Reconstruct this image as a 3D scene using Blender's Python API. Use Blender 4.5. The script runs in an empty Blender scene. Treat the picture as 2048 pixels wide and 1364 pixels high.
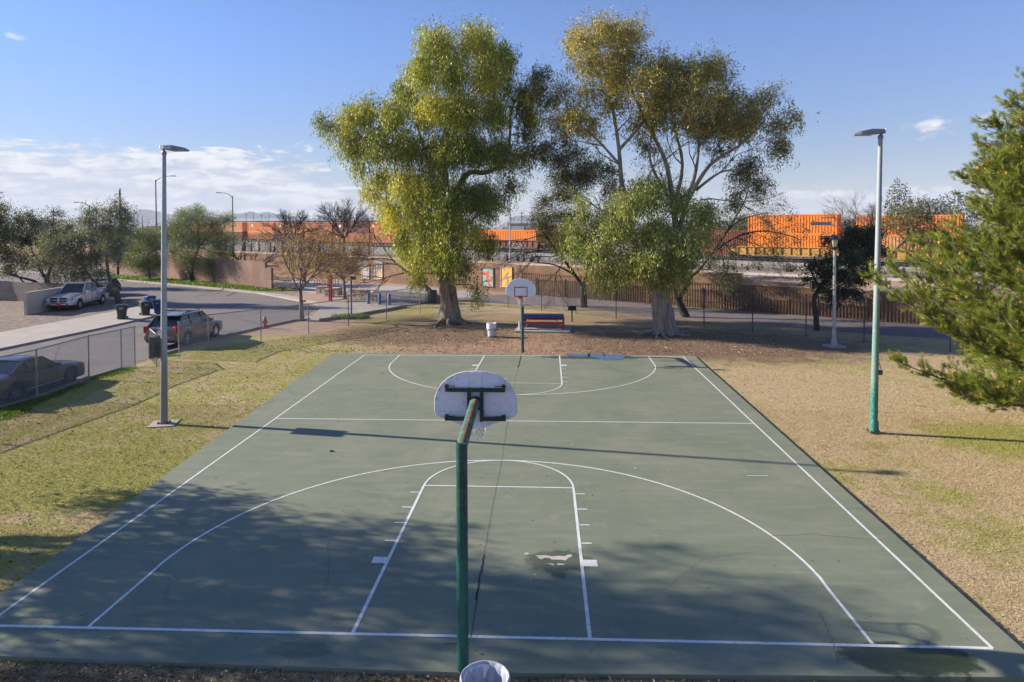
import bpy, bmesh, math, random
import numpy as np
from mathutils import Vector, Matrix
random.seed(7); rng=np.random.default_rng(7)
C=bpy.context.scene; col=C.collection; PI=math.pi
# ---------------------------------------------------------------- camera
F=1330.55; CAM=np.array([1.1525,-9.9181,6.2058]); PITCH,YAW,ROLL=1.5481,0.0489,-0.0035; CX,CY=1.78,-198.8
def rot(p,y,r):
    cp,sp=np.cos(p),np.sin(p);cy,sy=np.cos(y),np.sin(y);cr,sr=np.cos(r),np.sin(r)
    return np.array([[cy,-sy,0],[sy,cy,0],[0,0,1]])@np.array([[1,0,0],[0,cp,-sp],[0,sp,cp]])@np.array([[cr,-sr,0],[sr,cr,0],[0,0,1]])
RM=rot(PITCH,YAW,ROLL)
cam=bpy.data.cameras.new('camera'); co=bpy.data.objects.new('camera',cam); col.objects.link(co)
m=Matrix(RM.tolist()).to_4x4(); m.translation=Vector(CAM); co.matrix_world=m
cam.sensor_width=36; cam.lens=F*36/2048; cam.shift_x=-CX/2048; cam.shift_y=CY/2048; cam.clip_start=.1; cam.clip_end=30000
C.camera=co
def ray(a,b): return RM@np.array([(a-1024-CX)/F,-(b-682-CY)/F,-1.])
GZ=-0.085
def G(a,b,z=GZ):
    d=ray(a,b); t=(z-CAM[2])/d[2]; return CAM+t*d
def D(a,b,Y):
    d=ray(a,b); t=(Y-CAM[1])/d[1]; return CAM+t*d
def V(*a): return np.array(a,float)
# ---------------------------------------------------------------- materials
class N:
    def __init__(s,name):
        s.m=bpy.data.materials.new(name); s.m.use_nodes=True; s.t=s.m.node_tree; s.b=s.t.nodes['Principled BSDF']; s.out=s.t.nodes['Material Output']
    def n(s,ty,ins=None,**kw):
        x=s.t.nodes.new(ty)
        for k,v in kw.items(): setattr(x,k,v)
        for k,v in (ins or {}).items(): s.set(x.inputs[k],v)
        return x
    def set(s,sock,v):
        if isinstance(v,bpy.types.NodeSocket): s.t.links.new(v,sock)
        elif isinstance(v,bpy.types.Node): s.t.links.new(v.outputs[0],sock)
        else:
            if isinstance(v,tuple) and len(v)==3 and sock.type=='RGBA': v=v+(1,)
            sock.default_value=v
    def pos(s):
        if not hasattr(s,'_p'): s._p=s.n('ShaderNodeNewGeometry').outputs['Position']
        return s._p
    def noise(s,scale,detail=4,rough=.55,vec=None,dist=0):
        return s.n('ShaderNodeTexNoise',{'Vector':vec or s.pos(),'Scale':scale,'Detail':detail,'Roughness':rough,'Distortion':dist}).outputs[0]
    def ramp(s,f,stops):
        r=s.n('ShaderNodeValToRGB',{0:f}); e=r.color_ramp.elements
        while len(e)<len(stops): e.new(.5)
        for i,(p,c) in enumerate(stops): e[i].position=p; e[i].color=(c if isinstance(c,tuple) else (c,c,c))+(1,)
        return r.outputs[0]
    def mix(s,f,a,b,mode='MIX'):
        x=s.n('ShaderNodeMix',data_type='RGBA',blend_type=mode); s.set(x.inputs[0],f); s.set(x.inputs[6],a); s.set(x.inputs[7],b); return x.outputs[2]
    def math(s,op,a,b=0.,c=None,clamp=False):
        x=s.n('ShaderNodeMath',operation=op,use_clamp=clamp); s.set(x.inputs[0],a); s.set(x.inputs[1],b)
        if c is not None: s.set(x.inputs[2],c)
        return x.outputs[0]
    def mr(s,v,a,b,c=0.,d=1.,smooth=True):
        x=s.n('ShaderNodeMapRange',{0:v,1:a,2:b,3:c,4:d}); x.interpolation_type='SMOOTHSTEP' if smooth else 'LINEAR'; return x.outputs[0]
    def xyz(s):
        if not hasattr(s,'_x'): s._x=s.n('ShaderNodeSeparateXYZ',{0:s.pos()})
        return s._x.outputs
    def bump(s,h,strength=.3,dist=.02):
        b=s.n('ShaderNodeBump',{'Height':h,'Strength':strength,'Distance':dist}); s.t.links.new(b.outputs[0],s.b.inputs['Normal'])
    def fin(s,color=None,rough=.7,metal=0.,spec=.5,**k):
        if color is not None: s.set(s.b.inputs['Base Color'],color)
        s.set(s.b.inputs['Roughness'],rough); s.set(s.b.inputs['Metallic'],metal); s.set(s.b.inputs['Specular IOR Level'],spec)
        for a,b in k.items(): s.set(s.b.inputs[a.replace('_',' ')],b)
        return s.m
    def ell(s,cx,cy,rx,ry,ang=0.):
        # elliptical distance (0 centre, 1 rim) in the world xy plane
        X,Y,_=s.xyz(); dx=s.math('SUBTRACT',X,cx); dy=s.math('SUBTRACT',Y,cy); c,sn=math.cos(ang),math.sin(ang)
        u=s.math('DIVIDE',s.math('ADD',s.math('MULTIPLY',dx,c),s.math('MULTIPLY',dy,sn)),rx)
        v=s.math('DIVIDE',s.math('SUBTRACT',s.math('MULTIPLY',dy,c),s.math('MULTIPLY',dx,sn)),ry)
        return s.math('SQRT',s.math('ADD',s.math('MULTIPLY',u,u),s.math('MULTIPLY',v,v)))
def simple(name,c,rough=.6,metal=0.,var=.12,scale=3.,bump=0.,bscale=40.,dirt=None,spec=.5,**k):
    s=N(name); c=tuple(c)
    n=s.noise(scale,6,.6); d=tuple(x*(1-var*1.6) for x in c); l=tuple(min(1,x*(1+var)) for x in c)
    cc=s.ramp(n,[(.3,d),(.7,l)])
    if dirt: cc=s.mix(s.mr(s.noise(dirt[1],8,.7),.52,.66),cc,dirt[0])
    if bump: s.bump(s.noise(bscale,3),bump,.01)
    return s.fin(cc,rough,metal,spec,**k)
M={}
# ---------------------------------------------------------------- mesh builder
def tag(o,label=None,cat=None,group=None,kind=None):
    for k,v in (('label',label),('category',cat),('group',group),('kind',kind)):
        if v: o[k]=v
    return o
def empty(name,loc=(0,0,0),rz=0.,label=None,cat=None,group=None):
    o=bpy.data.objects.new(name,None); col.objects.link(o); o.location=tuple(float(x) for x in loc); o.rotation_euler=(0,0,rz); o.empty_display_size=.2
    return tag(o,label,cat,group)
def frame_of(d):
    d=np.array(d,float); d/=np.linalg.norm(d)+1e-12; a=V(0,0,1) if abs(d[2])<.9 else V(1,0,0)
    s=np.cross(d,a); s/=np.linalg.norm(s); t=np.cross(s,d); return s,t
class MB:
    def __init__(s): s.v=[]; s.f=[]; s.mi=[]; s.n=0; s.cur=0; s.q=[]; 
    def add(s,v,f):
        v=[tuple(map(float,x)) for x in v]; s.v+=v; s.f+=[tuple(i+s.n for i in x) for x in f]; s.mi+=[s.cur]*len(f); s.n+=len(v); return s
    def box(s,c,d,rz=0.,taper=1.):
        cx,cy,cz=c; x,y,z=d[0]/2,d[1]/2,d[2]/2; ca,sa=math.cos(rz),math.sin(rz); v=[]
        for k in (-1,1):
            for i,j in ((-1,-1),(1,-1),(1,1),(-1,1)):
                t=taper if k>0 else 1; a,b=i*x*t,j*y*t; v.append((cx+a*ca-b*sa,cy+a*sa+b*ca,cz+k*z))
        return s.add(v,[(3,2,1,0),(4,5,6,7),(0,1,5,4),(1,2,6,5),(2,3,7,6),(3,0,4,7)])
    def tube(s,pts,rad,n=8,cap=True,closed=False):
        pts=[np.array(p,float) for p in pts]; k=len(pts)
        if not hasattr(rad,'__len__'): rad=[rad]*k
        v=[];f=[];S=None
        for i,p in enumerate(pts):
            if closed: d=pts[(i+1)%k]-pts[i-1]
            else: d=pts[min(i+1,k-1)]-pts[max(i-1,0)]
            if S is None: S,T=frame_of(d)
            else:
                d=d/(np.linalg.norm(d)+1e-12); S=S-d*np.dot(S,d); S/=np.linalg.norm(S)+1e-12; T=np.cross(S,d)
            for j in range(n):
                a=2*PI*j/n; v.append(p+rad[i]*(math.cos(a)*S+math.sin(a)*T))
        for i in range(k if closed else k-1):
            for j in range(n): a=i*n+j; b=i*n+(j+1)%n; i2=((i+1)%k)*n; f.append((a,b,i2+(j+1)%n,i2+j))
        if cap and not closed: f.append(tuple(range(n-1,-1,-1))); f.append(tuple((k-1)*n+j for j in range(n)))
        return s.add(v,f)
    def lathe(s,c,prof,n=16,cap=True):
        v=[];f=[];k=len(prof)
        for r,z in prof:
            for j in range(n): a=2*PI*j/n; v.append((c[0]+r*math.cos(a),c[1]+r*math.sin(a),c[2]+z))
        for i in range(k-1):
            for j in range(n): f.append((i*n+j,i*n+(j+1)%n,(i+1)*n+(j+1)%n,(i+1)*n+j))
        if cap: f.append(tuple(range(n-1,-1,-1))); f.append(tuple((k-1)*n+j for j in range(n)))
        return s.add(v,f)
    def prism(s,poly,o,ax,ay,az,h0,h1):
        # polygon in the plane (ax, ay) at origin o, extruded along az from h0 to h1
        o,ax,ay,az=[np.array(x,float) for x in (o,ax,ay,az)]; n=len(poly); v=[o+p[0]*ax+p[1]*ay+h*az for h in (h0,h1) for p in poly]
        f=[tuple(range(n-1,-1,-1)),tuple(range(n,2*n))]+[(i,(i+1)%n,n+(i+1)%n,n+i) for i in range(n)]
        return s.add(v,f)
    def flat(s,poly,z): return s.add([(p[0],p[1],z) for p in poly],[tuple(range(len(poly)))])
    def sheet(s,poly,z,th=.06):
        P=[(float(p[0]),float(p[1])) for p in poly]
        if sum(P[i-1][0]*P[i][1]-P[i][0]*P[i-1][1] for i in range(len(P)))<0: P.reverse()
        return s.prism(P,(0,0,0),(1,0,0),(0,1,0),(0,0,1),z-th,z)
    def quads(s,A): # A: (N,4,3)
        s.q.append(np.asarray(A,float)); return s
    def sticks(s,P0,P1,r0,r1):
        P0=np.asarray(P0,float).reshape(-1,3); P1=np.asarray(P1,float).reshape(-1,3); k=len(P0)
        if not k: return s
        r0=np.broadcast_to(r0,(k,))[:,None]; r1=np.broadcast_to(r1,(k,))[:,None]
        d=P1-P0; d/=np.linalg.norm(d,axis=1,keepdims=True)+1e-12; a=np.where(np.abs(d[:,2:3])<.9,V(0,0,1),V(1,0,0)); S=np.cross(d,a); S/=np.linalg.norm(S,axis=1,keepdims=True)+1e-12; T=np.cross(S,d)
        ring=[math.cos(2*PI*j/3)*S+math.sin(2*PI*j/3)*T for j in range(3)]
        for j in range(3):
            b=ring[(j+1)%3]; s.q.append(np.stack([P0+r0*ring[j],P0+r0*b,P1+r1*b,P1+r1*ring[j]],1))
        return s
    def build(s,name,mat,parent=None,origin=(0,0,0),smooth=False,sharp=40,bevel=0,tint=None,kind=None):
        me=bpy.data.meshes.new(name); o3=np.array(origin,float)
        V0=np.array(s.v,float).reshape(-1,3); Q=np.concatenate(s.q) if s.q else np.zeros((0,4,3)); nq=len(Q)
        allv=np.concatenate([V0,Q.reshape(-1,3)])-o3
        li=[i for f in s.f for i in f]; ls=[];t=0
        for f in s.f: ls.append(t); t+=len(f)
        loops=np.concatenate([np.array(li,dtype=np.int32),np.arange(nq*4,dtype=np.int32)+len(V0)]); starts=np.concatenate([np.array(ls,dtype=np.int32),np.arange(nq,dtype=np.int32)*4+t]).astype(np.int32)
        me.vertices.add(len(allv)); me.vertices.foreach_set('co',allv.ravel().astype(np.float32))
        me.loops.add(len(loops)); me.loops.foreach_set('vertex_index',loops.astype(np.int32))
        me.polygons.add(len(starts)); me.polygons.foreach_set('loop_start',starts)
        mats=mat if isinstance(mat,(list,tuple)) else [mat]
        for x in mats: me.materials.append(M[x] if isinstance(x,str) else x)
        if len(mats)>1: me.polygons.foreach_set('material_index',np.array(s.mi+[s.cur]*nq,dtype=np.int32))
        me.update(calc_edges=True)
        if tint is None and nq==0: me.validate()
        if tint is not None:
            a=me.attributes.new('tint','FLOAT','FACE'); a.data.foreach_set('value',np.asarray(tint,dtype=np.float32))
        if not smooth: me.shade_flat()
        else:
            me.shade_smooth()
            if sharp: me.set_sharp_from_angle(angle=math.radians(sharp))
        o=bpy.data.objects.new(name,me); col.objects.link(o)
        if parent is not None: o.parent=parent
        if bevel: 
            b=o.modifiers.new('bevel','BEVEL'); b.width=bevel; b.segments=2; b.limit_method='ANGLE'
        if kind: o['kind']=kind
        return o
def copy_tree(o,parent=None):
    c=o.copy(); col.objects.link(c)
    if parent is not None: c.parent=parent
    for ch in list(o.children): copy_tree(ch,c)
    return c
def text_mesh(txt,size,extr=.002):
    cu=bpy.data.curves.new('t','FONT'); cu.body=txt; cu.size=size; cu.extrude=extr; cu.align_x='CENTER'; cu.align_y='CENTER'
    o=bpy.data.objects.new('t',cu); col.objects.link(o); dg=bpy.context.evaluated_depsgraph_get(); me=bpy.data.meshes.new_from_object(o.evaluated_get(dg)); bpy.data.objects.remove(o); return me
def lettering(name,txt,size,mat,parent,loc,X,Yv):
    me=text_mesh(txt,size); me.materials.clear(); me.materials.append(M[mat]); o=bpy.data.objects.new(name,me); col.objects.link(o); o.parent=parent
    X=Vector(X).normalized(); Yv=Vector(Yv).normalized(); Z=X.cross(Yv); mm=Matrix((X,Yv,Z)).transposed().to_4x4(); mm.translation=Vector(loc); o.matrix_local=mm; return o
# ---------------------------------------------------------------- light and sky
EL,AZ=math.radians(23),math.radians(-9.5)   # the light travels towards azimuth AZ (measured from +x)
ld=Vector((math.cos(AZ)*math.cos(EL),math.sin(AZ)*math.cos(EL),-math.sin(EL)))
sl=bpy.data.lights.new('sun','SUN'); sl.energy=5.0; sl.angle=math.radians(.55); sl.color=(1,.88,.72)
so=bpy.data.objects.new('sun',sl); col.objects.link(so); so.rotation_euler=ld.to_track_quat('-Z','Y').to_euler(); so.location=(-40,10,30)
w=bpy.data.worlds.new('World'); C.world=w; w.use_nodes=True; wt=w.node_tree; bg=wt.nodes['Background']
s=N.__new__(N); s.t=wt
sky=s.n('ShaderNodeTexSky',sky_type='NISHITA',sun_disc=False,sun_elevation=EL,sun_rotation=math.atan2(-ld.x,-ld.y),altitude=800,air_density=1.0,dust_density=.1,ozone_density=2.2)
tc=s.n('ShaderNodeTexCoord').outputs['Generated']; sx=s.n('ShaderNodeSeparateXYZ',{0:tc}).outputs
az=s.math('ARCTAN2',sx[0],sx[1]); el=s.math('ARCSINE',sx[2])
def cl(kx,ky,det,ro,off=0.,dist=.3):
    v=s.n('ShaderNodeCombineXYZ',{0:s.math('MULTIPLY',az,kx),1:s.math('MULTIPLY',el,ky),2:off}).outputs[0]
    return s.noise(1.,det,ro,vec=v,dist=dist)
# wide bank of stratus and cumulus low over the left
n1=cl(6,46,9,.62,1.3,.5); n2=cl(30,85,8,.62,4.,.4); n3=cl(4,16,6,.55,9.,.4)
nn=s.math('ADD',s.math('MULTIPLY',n1,.62),s.math('MULTIPLY',n2,.38))
left=s.math('MULTIPLY',s.mr(az,-.14,-.36),s.mr(el,.185,.06)); 
d1=s.mr(s.math('ADD',nn,s.math('MULTIPLY',left,.44)),.78,.88)
d1=s.math('MULTIPLY',d1,s.mr(left,.0,.25))
# a scattering of small cumulus near the right horizon
n4=cl(24,44,8,.6,17.,.5); right=s.math('MULTIPLY',s.math('MULTIPLY',s.mr(az,.28,.36),s.mr(az,.62,.52)),s.math('MULTIPLY',s.mr(el,.070,.035),s.mr(el,.004,.02)))
d2=s.mr(s.math('ADD',n4,s.math('MULTIPLY',right,.36)),.70,.80); d2=s.math('MULTIPLY',d2,s.mr(right,0.,.4))
def puff(a,e,ra,re,off):
    u=s.math('DIVIDE',s.math('SUBTRACT',az,a),ra); v_=s.math('DIVIDE',s.math('SUBTRACT',el,e),re)
    r=s.math('SQRT',s.math('ADD',s.math('MULTIPLY',u,u),s.math('MULTIPLY',v_,v_)))
    return s.mr(s.math('ADD',s.math('MULTIPLY',r,-.45),cl(42,70,7,.62,off,.4)),.14,.42)
d3=s.math('MAXIMUM',puff(.508,.124,.036,.018,3.),s.math('MULTIPLY',puff(.574,.128,.024,.012,6.),.75))
d3=s.math('MAXIMUM',d3,s.math('MULTIPLY',puff(-.688,.225,.018,.007,8.),.6))
dens=s.math('MAXIMUM',s.math('MAXIMUM',d1,d2),d3)
haze=s.math('MULTIPLY',s.mr(el,.13,0.0),s.mr(az,.5,-.5,.10,.34))
dens=s.math('MAXIMUM',s.math('MULTIPLY',dens,.93),haze)
cc=s.ramp(s.mr(s.math('ADD',s.math('MULTIPLY',n2,.5),s.math('MULTIPLY',n1,.5)),.35,.66),[(0.,(4.6,5.4,7.0)),(.4,(6.8,7.2,8.2)),(.75,(9.8,9.8,10.))])
tint=s.mix(1.,sky.outputs[0],(.96,1.20,1.72),'MULTIPLY'); tint=s.mix(1.,tint,s.ramp(s.mr(el,0.,.30),[(0.,(.86,.68,.56)),(1.,(1.,1.,1.))]),'MULTIPLY')
wc=s.mix(dens,tint,cc); s.set(bg.inputs[0],wc); bg.inputs[1].default_value=.052
w.cycles.sampling_method='MANUAL'; w.cycles.sample_map_resolution=512
C.view_settings.view_transform='Standard'; C.view_settings.look='None'; C.view_settings.exposure=1.04; C.view_settings.gamma=1
# ---------------------------------------------------------------- the long wall line: u along it, s away from the park
WA=G(700,560); WBp=G(1750,640); UV=(WBp-WA)[:2]; UV=UV/np.linalg.norm(UV); SV=np.array([-UV[1],UV[0]]); 
if SV[1]<0: SV=-SV
W0=WA[:2].copy()
def US(u,sd,z=0.): p=W0+u*UV+sd*SV; return V(p[0],p[1],z)
def u_of(px,sd,py=500):   # u where the view through column px meets the vertical sheet at distance sd
    d=ray(px,py); d2=d[:2]; A=np.array([[UV[0],-d2[0]],[UV[1],-d2[1]]]); b=CAM[:2]-(W0+sd*SV); x=np.linalg.solve(A,b); return x[0]
def z_at(px,py,sd):
    u=u_of(px,sd,py); p=US(u,sd); d=ray(px,py); t=np.dot(p[:2]-CAM[:2],d[:2])/np.dot(d[:2],d[:2]); return CAM[2]+t*d[2]
# ================================================================= GROUND, COURT, STREET
def s_of(s):   # distance beyond the wall line, as a node value
    X,Y,_=s.xyz(); return s.math('ADD',s.math('MULTIPLY',s.math('SUBTRACT',X,float(W0[0])),float(SV[0])),s.math('MULTIPLY',s.math('SUBTRACT',Y,float(W0[1])),float(SV[1])))
def lawn_color(s,blade=False):
    big=s.noise(.22,4,.6); mid=s.noise(1.1,5,.65); fine=s.math('ADD',s.math('MULTIPLY',s.noise(34.,4,.7),.6),s.math('MULTIPLY',s.noise(5.,5,.7),.4))
    dry=s.ramp(fine,[(.30,(.32,.235,.135)),(.5,(.46,.35,.205)),(.70,(.60,.485,.31))])
    grn=s.ramp(fine,[(.30,(.14,.16,.03)),(.5,(.30,.30,.07)),(.68,(.47,.43,.14))])
    X,Y,_=s.xyz()
    leftm=s.mr(X,-4.,-10.,0.,.105); near=s.mr(s.ell(-10.8,5.6,4.,1.7),1.,.25,0.,.30)
    near2=s.mr(s.ell(14.6,10.,2.8,2.4),1.,.3,0.,.24); near3=s.mr(s.ell(10.4,3.6,2.2,3.2),1.,.3,0.,.07)
    fen=s.mr(s.ell(-17.2,14.2,1.1,5.2),1.,.5,0.,.4)
    g=s.math('ADD',s.math('ADD',s.math('ADD',s.math('MULTIPLY',s.math('ADD',s.math('MULTIPLY',mid,.6),s.math('MULTIPLY',s.noise(3.3,5,.75),.4)),.74),s.math('MULTIPLY',big,.42)),leftm),s.math('ADD',near,s.math('ADD',near2,s.math('ADD',near3,fen))))
    g=s.mr(g,.565,.74,0.,.9)
    c=s.mix(g,dry,grn)
    # bare dirt round the far hoop, leaf litter under the two big trees
    dirt=s.ramp(s.noise(14.,6,.7),[(.3,(.29,.175,.115)),(.7,(.48,.315,.21))])
    dm=s.mr(s.math('ADD',s.ell(2.5,25.2,10.,4.),s.math('MULTIPLY',mid,.9)),1.62,1.22)
    dm2=s.mr(s.math('ADD',s.ell(-15.5,31.,6.,2.6,.55),s.math('MULTIPLY',mid,.9)),1.55,1.2)
    c=s.mix(s.math('MAXIMUM',dm,dm2),c,dirt)
    lit=s.ramp(s.noise(16.,5,.8),[(.3,(.10,.065,.043)),(.62,(.24,.165,.11)),(.8,(.42,.32,.23))])
    l1=s.mr(s.math('ADD',s.ell(-6.,29.,7.5,5.2),s.math('MULTIPLY',mid,1.1)),1.6,1.1)
    l2=s.mr(s.math('ADD',s.ell(10.,26.,10.5,6.2,-.15),s.math('MULTIPLY',mid,1.1)),1.6,1.1)
    l3=s.mr(s.math('ADD',Y,s.math('MULTIPLY',mid,.9)),-.3,-.85)
    bare=s.mr(s.math('ADD',s.noise(.55,5,.65),s.math('MULTIPLY',s.mr(Y,20.,5.),.03)),.60,.70)
    c=s.mix(s.math('MULTIPLY',bare,.5),c,dirt)
    l4=s.math('MULTIPLY',s.mr(s.math('ADD',s.ell(3.,33.,17.,5.5,-.1),s.math('MULTIPLY',mid,.9)),1.6,1.1),.62)  # brownish grass round the grill, its shade put into the colour too
    lm=s.math('MAXIMUM',s.math('MAXIMUM',s.math('MAXIMUM',l1,l2),l3),l4); c=s.mix(s.math('MULTIPLY',lm,.92),c,lit)
    return c
s=N('ground_mat'); lc=lawn_color(s)
sd=s_of(s); X,Y,Z=s.xyz()
dirtc=s.ramp(s.noise(1.2,8,.7),[(.3,(.30,.20,.14)),(.7,(.46,.34,.26))])
grav=s.ramp(s.noise(3.5,8,.85),[(.34,(.10,.08,.068)),(.5,(.25,.205,.17)),(.66,(.42,.36,.31))])
ball=s.ramp(s.noise(3.5,6,.9),[(.35,(.13,.12,.115)),(.65,(.42,.40,.38))])
far=s.ramp(s.noise(.03,6,.6),[(.3,(.16,.125,.085)),(.7,(.33,.27,.20))])
yard=s.mr(X,-17.4,-17.9); c=s.mix(yard,lc,grav)
park2=s.mr(s.math('ADD',Y,s.math('MULTIPLY',X,.36)),30.2,30.9)   # strip beyond the fence
c=s.mix(s.math('MULTIPLY',s.mr(Y,27.,29.),s.mr(X,-10.,-13.)),c,dirtc)
c=s.mix(s.mr(Y,45.,47.),c,dirtc); c=s.mix(s.mr(X,-21.,-23.),c,grav); c=s.mix(s.mr(sd,-5.,-4.),c,dirtc)
c=s.mix(s.mr(sd,8.,13.),c,s.mix(s.mr(s.noise(.5,6,.7),.45,.6),grav,s.ramp(s.noise(4.,5,.7),[(.3,(.09,.075,.045)),(.7,(.25,.20,.14))])))
c=s.mix(s.mr(sd,39.,40.5),c,ball); c=s.mix(s.mr(sd,66.,68.),c,far)
fb=s.noise(55.,5,.8); s.bump(s.math('ADD',fb,s.math('MULTIPLY',s.noise(8.,4),1.2)),.6,.035)
M['ground']=s.fin(c,.95,spec=.15)
# asphalt, concrete
s=N('asphalt_mat'); n=s.noise(.35,6,.6,dist=.4); f=s.noise(60.,3,.8); st=s.noise(1.,5,.6,vec=s.n('ShaderNodeMapping',{0:s.pos(),3:(.15,1.3,1)},vector_type='POINT').outputs[0])
c=s.mix(s.mr(f,.3,.7),s.ramp(n,[(.3,(.135,.120,.118)),(.7,(.20,.178,.172))]),s.ramp(st,[(.3,(.165,.148,.145)),(.7,(.225,.20,.195))]))
v=s.n('ShaderNodeTexVoronoi',{0:s.n('ShaderNodeVectorMath',{0:s.pos(),1:s.n('ShaderNodeTexNoise',{'Scale':.8}).outputs[1]},operation='ADD').outputs[0],'Scale':.12},feature='DISTANCE_TO_EDGE').outputs[0]
c=s.mix(s.math('MULTIPLY',s.mr(v,.006,.002),.7),c,(.05,.045,.045)); s.bump(f,.3,.01); M['asphalt']=s.fin(c,.9,spec=.25)
s=N('concrete_mat'); n=s.noise(.8,8,.65); f=s.noise(30.,4,.8); c=s.mix(s.mr(f,.35,.65,0.,.5),s.ramp(n,[(.3,(.33,.295,.26)),(.7,(.48,.44,.395))]),(.36,.325,.29)); s.bump(f,.2,.01); M['concrete']=s.fin(c,.88,spec=.3)
s=N('concrete_dark_mat'); n=s.noise(1.4,8,.7); c=s.ramp(n,[(.3,(.15,.135,.12)),(.7,(.31,.28,.25))]); s.bump(s.noise(25.,5),.4,.02); M['kerb']=s.fin(c,.9,spec=.3)
M['white_paint']=simple('line_paint',(.70,.71,.70),.6,var=.06,scale=1.5,dirt=((.40,.42,.38),14.))
# court coating
s=N('court_mat'); X,Y,_=s.xyz()
mp=s.n('ShaderNodeMapping',{0:s.pos(),3:(.25,1.6,1)}).outputs[0]
a=s.noise(.38,7,.68,dist=1.); b=s.noise(2.2,7,.7,vec=mp,dist=.3); f=s.noise(120.,3,.8); sp=s.noise(7.,8,.75)
base=s.ramp(a,[(.3,(.150,.185,.128)),(.5,(.188,.215,.152)),(.72,(.250,.252,.185))])
base=s.mix(s.mr(Y,8.,-2.,0.,.15),base,s.ramp(a,[(.3,(.115,.175,.135)),(.7,(.160,.210,.158))]))  # near end darker and cooler: tree shade put partly into the coating colour
base=s.mix(s.mr(b,.45,.68,0.,.6),base,(.265,.262,.205))
base=s.mix(s.mr(f,.35,.65,0.,.22),base,(.10,.125,.095))
base=s.mix(s.mr(s.noise(.8,8,.75,dist=1.4),.56,.70,0.,.5),base,(.30,.285,.23))
base=s.mix(s.mr(s.noise(1.7,5,.8,dist=2.),.63,.70,0.,.3),base,(.12,.15,.115))
# hairline surface scratches and white scuffs
sc=s.noise(3.,3,.5,vec=s.n('ShaderNodeMapping',{0:s.pos(),3:(.4,9.,1),2:(0,0,.5)}).outputs[0]); base=s.mix(s.mr(sc,.70,.74,0.,.25),base,(.30,.31,.28))
spk=s.n('ShaderNodeTexVoronoi',{0:s.pos(),'Scale':1.6}); base=s.mix(s.math('MULTIPLY',s.mr(spk.outputs['Distance'],.035,.02),s.mr(sp,.5,.56)),base,(.62,.60,.55))
# wet stains: (cx,cy,rx,ry)
wet=None
for (px,py,rx,ry,k) in ((1118,1122,.62,.42,.55),(1118,1150,.14,.14,.6),(1190,1094,.2,.12,.22),(1822,1318,1.0,.38,.9),(598,1300,.5,.2,.4),(1185,714,2.6,.55,.8),(1350,722,1.0,.25,.3)):
    g=G(px,py,0); e=s.mr(s.math('ADD',s.ell(float(g[0]),float(g[1]),rx,ry),s.math('MULTIPLY',s.math('SUBTRACT',s.noise(3.5,6,.7),.5),1.3)),1.08,.82,0.,k)
    wet=e if wet is None else s.math('MAXIMUM',wet,e)
base=s.mix(wet,base,(.028,.043,.020)); s.bump(s.math('ADD',f,s.math('MULTIPLY',s.noise(2.),.6)),.12,.008)
M['court']=s.fin(base,s.math('SUBTRACT',.78,s.math('MULTIPLY',wet,.42)),spec=.4)
# the ground sheet, with the raised railway land beyond the long wall
us=[-4000,-1500,-600,-300,-160,-100,-60,-30,-10,0,12,24,33,36,45,60,100,200,500,1500,4000]
ss=[-4000,-600,-200,-100,-.12,-.1,1.2,3,6,12,22,32,40,43.5,45.2,53.5,56,66,120,400,1500,6000]
def TZ(u,sd):
    trk=1.3+max(-1,min(1.2,(u_of(1500,49)-u)/110*.9)); top=2.35 if u<u_of(1480,0) else 1.55
    if sd<=-.11: return GZ
    prof=[(-.1,top),(1.2,top+.05),(3,2.3),(6,2.3),(12,2.1),(22,1.3),(32,.8),(40,.7),(43.5,trk-.75),(45.2,trk-.12),(53.5,trk-.12),(56,trk-.8),(66,.8),(120,.8),(6000,.8)]
    for (a,za),(b,zb) in zip(prof,prof[1:]):
        if sd<=b: return za+(zb-za)*(sd-a)/(b-a)
    return .8
g=MB(); vs=[US(u,sd,TZ(u,sd)) for u in us for sd in ss]; k=len(ss)
g.add(vs,[(i*k+j,(i+1)*k+j,(i+1)*k+j+1,i*k+j+1) for i in range(len(us)-1) for j in range(k-1)])
tag(g.build('ground','ground'),kind='structure')
# slab and markings of the basketball court (top at z = 0)
quad=[G(-145,1318,0),G(925,1345,0),G(2110,1364,0),G(1391,712,0),G(666,705,0)]
quad=[(-9.35,-.78),(.1,-.86),(8.55,-.80),(8.28,22.2),(-9.36,22.48)]
quad=[(float(G(-160,1306,0)[0]),float(G(-160,1306,0)[1])),tuple(G(925,1345,0)[:2]),tuple(G(2110,1355,0)[:2]),tuple(G(1389,711.5,0)[:2]),tuple(G(667,705.5,0)[:2])]
c=MB().sheet(quad,0,.12); tag(c.build('court','court'),kind='structure')
L=MB(); lz=.004
def line(p,q,w=.055):
    p=np.array(p[:2],float);q=np.array(q[:2],float); d=q-p; d/=np.linalg.norm(d); n_=np.array([-d[1],d[0]])*w/2
    L.flat([p-n_,q-n_,q+n_,p+n_],line.z); line.z+=.00012
line.z=lz
def poly(pts,w=.055):
    pts=[np.array(p[:2],float) for p in pts]; n_=len(pts); Lf=[];Rt=[]
    for i,p in enumerate(pts):
        d=pts[min(i+1,n_-1)]-pts[max(i-1,0)]; d/=np.linalg.norm(d); m_=np.array([-d[1],d[0]])*w/2; Lf.append(p+m_); Rt.append(p-m_)
    z=line.z; line.z+=.00012
    L.add([(p[0],p[1],z) for p in Lf+Rt],[(n_+i,n_+i+1,i+1,i) for i in range(n_-1)])
g0=lambda a,b:G(a,b,0)[:2]
BL=g0(-30,1251);BR=g0(1985,1297);FL=g0(729,710);FR=g0(1366,713)
line(BL,BR,.065); line(FL,FR,.07); line(BL,FL); line(BR,FR); line(g0(548,837),g0(1505,847))
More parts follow.
